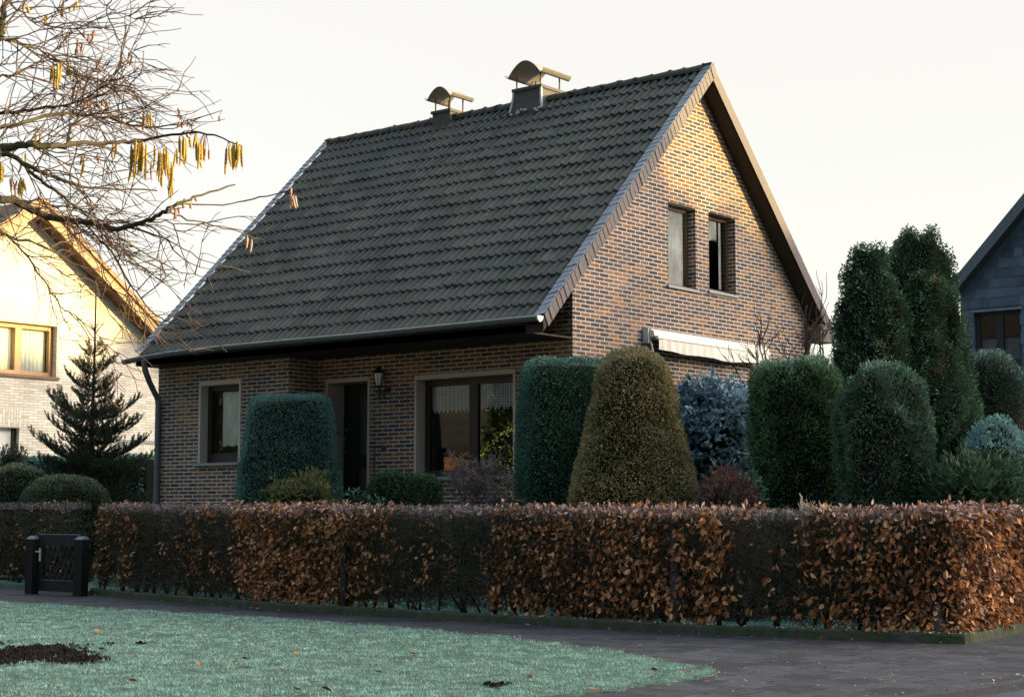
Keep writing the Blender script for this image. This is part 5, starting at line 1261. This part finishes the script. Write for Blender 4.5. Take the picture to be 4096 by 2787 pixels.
# ---- fallen leaves on the verge
proto = None
for i, (dx, dy, sz, dark) in enumerate(((934, 1481, .085, 0), (220, 1431, .06, 0), (453, 1506, .06, 0), (301, 1544, .055, 0), (448, 1446, .05, 0), (532, 1501, .055, 0), (672, 1482, .06, 0), (639, 1518, .05, 0), (859, 1524, .055, 0), (673, 1563, .05, 0), (741, 1564, .065, 0), (1348, 1564, .06, 0), (1484, 1519, .05, 0), (1477, 1536, .045, 0), (1203, 1536, .05, 0), (540, 1420, .05, 0), (1560, 1524, .045, 0), (120, 1428, .045, 0))):
    d = (FW+RT*(dx*4096/2324-2048)/FPX-UP*(dy*4096/2324-1393.5)/FPX); p = CAM+d*(-(CAM[2]-.05)/d[2])
    if proto is None:
        mb = MB(); a = np.linspace(-1, 1, 7); hw_ = .34*np.sqrt(np.clip(1-a*a, 0, 1))*(1-.25*a)
        Pm = np.stack([np.stack([a*.5, s*hw_, .16*np.abs(s)*hw_*2+.10*a*a+.02*np.sin(a*9)], 1) for s in (-1, -.5, 0, .5, 1)]); mb.grid(Pm); Pm = Pm-np.array([0, 0, .012]); mb.grid(Pm)
        mb.tube([(-.5, 0, .1), (-.75, .05, .14)], .015, 4)
        proto = build('fallen_leaf', mb, leafmat('fallen_leaf', [(.17, .07, .03), (.21, .1, .045)], .7, .2, .2, .2, 8)); o = proto
        tag(o, 'curled orange fallen leaf lying on the frosty verge', 'leaf', 'fallen leaves on the frosty grass')
    else:
        o = proto.copy(); C.objects.link(o)
    o.location = p; o.rotation_euler = (rng.normal(0, .35), rng.normal(0, .35), rng.uniform(0, 6.28)); o.scale = (sz*1.2,)*3

# ================================================================== hazel with catkins, upper left
hz_base = at(-480, 1168, 7.6); hz_base[2] = 0
hz = thing('hazel_tree', 'leafless hazel with long hanging yellow catkins reaching over the frosty verge', 'tree', tuple(hz_base))
cc = .3337
limbs = [  # (points in crop units, start radius, end radius, depth)
 ([(-1300, 1900), (-500, 1350), (0, 1330), (210, 1420), (320, 1470), (470, 1500), (640, 1520), (780, 1560), (900, 1540), (1010, 1500), (1110, 1440), (1200, 1380), (1350, 1330), (1600, 1250)], .034, .004, 7.0),
 ([(-1300, 1650), (-500, 1080), (0, 1010), (100, 990), (200, 975), (350, 1005), (480, 985), (800, 970), (950, 955), (1200, 905), (1400, 905), (1600, 975)], .030, .003, 6.7),
 ([(-1300, 1750), (-500, 1100), (0, 1040), (100, 1070), (250, 1160), (450, 1240), (700, 1285), (1060, 1295)], .026, .004, 7.4),
 ([(100, 1070), (200, 1170), (330, 1270), (480, 1370), (620, 1500), (760, 1640), (850, 1800)], .014, .003, 7.3),
 ([(440, 1000), (462, 975), (470, 880), (540, 790), (600, 690), (680, 600), (780, 490), (860, 400), (940, 300)], .012, .0018, 6.7),
 ([(-1300, 1500), (-500, 800), (0, 770), (80, 765), (250, 745), (450, 720), (560, 680), (700, 640), (900, 600)], .018, .002, 7.2),
 ([(-1300, 1600), (-500, 880), (0, 855), (120, 850), (300, 780), (480, 770), (650, 790), (830, 830), (1000, 870), (1250, 840), (1500, 750)], .020, .002, 7.6),
 ([(-1300, 1300), (-400, 700), (0, 270), (15, 200), (20, 80), (60, 0), (90, -120)], .022, .012, 6.9),
 ([(60, 10), (200, 130), (350, 180), (600, 205), (930, 165)], .008, .0016, 7.0),
 ([(-200, 560), (0, 510), (60, 530), (150, 480), (250, 430), (420, 380)], .009, .002, 7.5),
 ([(-100, 250), (0, 270), (130, 285), (270, 345), (400, 410), (520, 500), (640, 620)], .010, .002, 6.8),
 ([(640, -30), (720, 40), (800, 90), (950, 130), (1080, 180)], .004, .0014, 7.1),
 ([(1010, 1500), (1200, 1520), (1450, 1530), (1660, 1570), (1800, 1620)], .006, .0016, 7.1),
 ([(560, 1505), (760, 1700), (900, 1950), (1050, 2150), (1200, 2200), (1450, 2260)], .007, .0016, 6.9),
 ([(700, 1550), (950, 1700), (1200, 1850), (1420, 1890), (1560, 1925)], .006, .0016, 7.2),
 ([(900, 1540), (1150, 1640), (1400, 1780), (1700, 1850)], .006, .0016, 7.0),
 ([(1200, 1380), (1500, 1400), (1750, 1350), (1990, 1300), (2060, 1310)], .006, .0026, 7.1),
 ([(1110, 1440), (1300, 1500), (1560, 1560), (1700, 1600), (1810, 1640)], .006, .0024, 7.0),
 ([(-300, 1400), (0, 1560), (150, 1700), (330, 1950), (420, 2100), (560, 2180)], .012, .002, 7.8),
 ([(-300, 1450), (60, 1600), (300, 1680), (520, 1800), (760, 1960), (900, 2050)], .012, .002, 7.6)]
out = []; tips = []
for pts, r0, r1, Z in limbs:
    P = np.array([at(x*cc, y*cc, Z+.35*math.sin(x*.004+Z*9)) for x, y in pts])
    # smooth
    k_ = np.linspace(0, len(P)-1, len(P)*4); P = np.stack([np.interp(k_, np.arange(len(P)), P[:, i]) for i in range(3)], 1)
    P[1:-1] = (P[:-2]+2*P[1:-1]+P[2:])/4; P += rng.normal(0, .0035, P.shape)
    out.append((P, r0, r1))
mbt = MB()
for P, r0, r1 in out: mbt.tube(P, np.linspace(r0*.62, r1*.85, len(P))*(1+rng.uniform(-.08, .1, len(P))), 7)
tr = np.array([hz_base+np.array([0, 0, -.1]), hz_base+np.array([.05, 0, .5]), at(-480, 640, 7.4)]); mbt.tube(tr, [.10, .085, .05], 9)
M['hazelbark'] = plain('mossy_hazel_bark', (.055, .042, .032), .9, .1, .4, 25, dirt=(.06, .07, .025))
build('trunk', mbt, M['hazelbark'], hz)
ex_ = lambda q: ((q-CAM)@RT/((q-CAM)@FW)*FPX+2048)/(4096/2324)
tw = []
def side(P, i, lev, L):
    t_ = unit(P[min(i+1, len(P)-1)]-P[max(i-1, 0)]); q_ = P[i].copy(); d = unit(t_*.75+RT*.25+rng.normal(0, .55, 3)); pts = [q_.copy()]
    nn_ = max(4, int(L/.045))
    for k_ in range(nn_):
        d = unit(d+rng.normal(0, .17, 3)+RT*.035+np.array([0, 0, -.035])); q_ = q_+d*L/nn_; pts.append(q_.copy())
    pts = np.array(pts); tw.append((pts, .0035 if lev else .0022, .0013)); tips.extend(pts[2:])
    if lev:
        for k_ in range(2, len(pts)-1):
            if rng.random() < .75: side(pts, k_, lev-1, L*rng.uniform(.25, .5))
for P, r0, r1 in out:
    n_ = len(P)
    for i in range(4, n_-1):
        u_ = (P[i]-CAM)@RT/((P[i]-CAM)@FW)
        if u_ < -.36: continue
        e_ = ex_(P[i])
        for rep in range(2 if e_ < 260 else 1):
            if e_ < 470 and rng.random() < .40: side(P, i, 1, rng.uniform(.15, .55)*(1 if e_ < 300 else .5))
mb = MB(); A, B = segs(mb, tw, .0011); 
M['hazeltwig'] = plain('hazel_twig', (.085, .058, .045), .85, .2, .35, 15)
build('twigs', mb, M['hazeltwig'], hz)
# catkins
ck = [leafmat('yellow_catkin', [(.24, .16, .035), (.34, .23, .05), (.42, .32, .09)], .8, .1, .25, .3, 30), leafmat('brown_catkin', [(.12, .06, .035), (.2, .1, .06)], .8, .1, .25, .3, 30), leafmat('frosted_catkin', [(.28, .2, .17), (.36, .28, .25)], .8, .1, .25, .3, 30), M['hazeltwig']]
cat = [(310, 320, 7, 100, 0), (322, 322, 4, 90, 0), (368, 345, 6, 90, 0), (384, 380, 7, 78, 0), (378, 340, 4, 70, 0), (415, 312, 5, 68, 0), (458, 318, 6, 66, 0), (466, 322, 3, 40, 1), (522, 338, 3, 68, 0), (538, 325, 8, 70, 0), (326, 258, 5, 38, 0), (263, 318, 3, 44, 0), (402, 340, 3, 60, 0), (440, 300, 3, 45, 0), (345, 365, 2, 50, 1), (125, 148, 8, 58, 0), (156, 145, 4, 30, 0), (170, 98, 5, 28, 1), (142, 5, 3, 28, 1), (168, 8, 3, 18, 0), (208, 75, 3, 22, 1), (194, 70, 2, 14, 1), (104, 42, 3, 16, 0), (294, 122, 2, 28, 1), (278, 130, 2, 12, 1), (225, 142, 2, 16, 1), (60, 5, 2, 26, 0), (138, 95, 2, 20, 1), (153, 85, 2, 18, 1), (184, 225, 3, 18, 1), (200, 228, 3, 20, 1), (236, 228, 2, 16, 1), (246, 240, 2, 20, 1), (84, 300, 2, 60, 0), (55, 345, 2, 40, 0), (48, 410, 6, 40, 0), (30, 405, 4, 35, 1), (4, 375, 4, 50, 0), (190, 355, 3, 34, 0), (220, 348, 2, 22, 1), (108, 375, 2, 20, 1), (403, 246, 2, 14, 1), (410, 262, 3, 16, 1), (422, 262, 2, 12, 1), (436, 274, 2, 14, 1), (497, 255, 1, 20, 1), (426, 292, 2, 16, 1), (394, 470, 5, 26, 1), (420, 445, 2, 18, 0), (434, 448, 2, 14, 0), (655, 438, 3, 32, 2), (668, 440, 4, 34, 2), (567, 535, 3, 36, 2), (352, 330, 2, 55, 0)]
ends = np.concatenate([o[0] for o in out]+[o[0] for o in tw])
eu = (ends-CAM)@FW; ex = ((ends-CAM)@RT/eu*FPX+2048)/(4096/2324); ey = (1393.5-(ends-CAM)@UP/eu*FPX)/(4096/2324)
for dx, dy, n_, L, kind in cat:
    j = np.argmin((ex-dx)**2+(ey-dy)**2*.6); base = ends[j] if (ex[j]-dx)**2+(ey[j]-dy)**2 < 500 else at(dx, dy, 7.)
    Zc = (base-CAM)@FW; mb = MB()
    for i in range(n_):
        o = at(dx+rng.normal(0, 3.2+n_*.45), dy+rng.normal(3, 6), Zc+rng.normal(0, .02)); l = L*4096/2324/FPX*Zc*rng.uniform(.62, 1.05)
        ph = rng.uniform(0, 6.28); zz_ = np.linspace(0, 1, 15); sway = rng.normal(0, .012)
        P = np.stack([o[0]+sway*zz_**2, o[1]+rng.normal(0, .003)+0*zz_, o[2]-zz_*l], 1)
        r_ = (.0052 if kind != 1 else .0042)*np.sin(np.clip(zz_*1.06+.04, 0, 1)*np.pi)**.3*(1+.22*(np.arange(15) % 2)); r_[-1] = .001
        mb.tube(P, r_, 6, kind if kind < 2 else 2)
        twigmesh(mb, np.array([base]), np.array([P[0]]), .0014, .0012, 3)
    build('catkin_cluster', mb, ck, hz)


# ================================================================== beyond the frame: what the windows mirror and what shades the plot
wr_ = np.random.default_rng(5); mb = MB(); sdv = np.array([math.sin(SUN_AZ), math.cos(SUN_AZ), 0]); sp_ = np.array([-sdv[1], sdv[0], 0])  # unseen tree belt, added and shaped to keep sun off the lower gable
for lat in np.arange(-9.5, 62, 2.1):
    c = np.array([-.3, 4.6, 0])+sdv*(64+wr_.normal(0, 2))+sp_*(lat-4.3+wr_.normal(0, .3)); H_ = WOODTOP+wr_.normal(0, .18)
    G = shell(c[0], c[1], 0, [(1.5, .0), (2.4, 3), (2.4, H_*.7), (2.2, H_*.9), (1.5, H_*.97), (0, H_)], lump=.08, lscale=1.6, seed=int(lat*10)+200, nth=24); mb.grid(G, 0, True)
tag(build('shade_belt', mb, leafmat('shade_belt_leaf', [(.02, .03, .015), (.05, .05, .03)], .9, .1, 0, .4, .5)), 'unseen belt of trees added beyond the side street to shade the lower gable', None, None, 'stuff')
def street_house(label, x0, x1, y0, y1, eave, wallm):
    t = thing('street_house', label, 'house', ((x0+x1)/2, (y0+y1)/2, 0)); mb = MB(); ym = (x0+x1)/2; rh = (x1-x0)/2*.9
    hs = [((y0+y1)/2-3, (y0+y1)/2-1.6, 1, 2.3), ((y0+y1)/2+1.4, (y0+y1)/2+3, 1, 2.3)]
    top = lambda x: eave+rh-abs(x-ym)*.9
    for X in (x0, x1): wall(mb, lambda u, z: (X, u, z), y0, y1, lambda u: eave, hs)
    for Y in (y0, y1): wall(mb, lambda u, z: (u, Y, z), x0, x1, top, [(ym-.7, ym+.7, 3.6, 4.9)], extra=[ym])
    w_ = build('wall', mb, wallm, t); mb = MB()
    for s in (-1, 1):
        xe = x0-.5 if s < 0 else x1+.5; ze = eave-.45
        mb.hexa([(xe, y0-.4, ze), (ym, y0-.4, eave+rh), (ym, y1+.4, eave+rh), (xe, y1+.4, ze), (xe, y0-.4, ze+.2), (ym, y0-.4, eave+rh+.2), (ym, y1+.4, eave+rh+.2), (xe, y1+.4, ze+.2)])
    r_ = build('roof', mb, M['tile'], t); mb = MB(); mb.box((ym-.3, y0+2, eave+rh-.4), (ym+.3, y0+2.7, eave+rh+1)); build('chimney', mb, wallm, r_)
    for h in hs:
        for X in (x0, x1):
            s = 1 if X == x1 else -1; mb = MB(); mb.box((min(X-.12*s, X-.06*s), h[0], h[2]), (max(X-.12*s, X-.06*s), h[1], h[3])); build('window', mb, M['white'], t)
street_house('red brick house across the road mirrored in the large window', -38, -29, -40, -27, 4.0, M['redbrick'])
street_house('brick house across the road, not in view', -18, -9, -42, -30, 3.6, M['redbrick'])
street_house('second brick house across the road, not in view', -3, 5, -43, -31, 3.6, M['redbrick'])
for lab, x, y, r_ in (('dark conifer across the road mirrored in one pane of the large window', -18.6, -20.5, 1.45), ('unseen conifer added across the road to darken the pane of the small window', -33.5, -22, 2.0), ('tall conifer along the side street mirrored in the upper gable window', 14.0, 28.0, 4.0)):  # the small window's conifer is added to keep its reflection dark
    hk = 2.0 if r_ > 2.5 else 1.
    t = thing('street_conifer', lab, 'tree', (x, y, 0)); G = shell(x, y, 0, [(r_*.8, .3), (r_, 1.2), (r_*.85, 4*hk), (r_*.5, 6.2*hk), (0, 7.4*hk)], lump=.1, lscale=3, seed=int(abs(x)*10)); P, N = sample(G, 6000)
    mb = MB(); cards(mb, P, N+rdir(6000)*.6, .2, .06, 0); mb.grid(x*np.array([.1, 0, 0])+y*np.array([0, .1, 0])+G*np.array([.9, .9, .97]), 1, True); build('crown', mb, [tcg, M['core']], t)
    mb = MB(); mb.tube([(x, y, -.1), (x, y, 5)], [.15, .05], 6); build('trunk', mb, M['bark'], t)
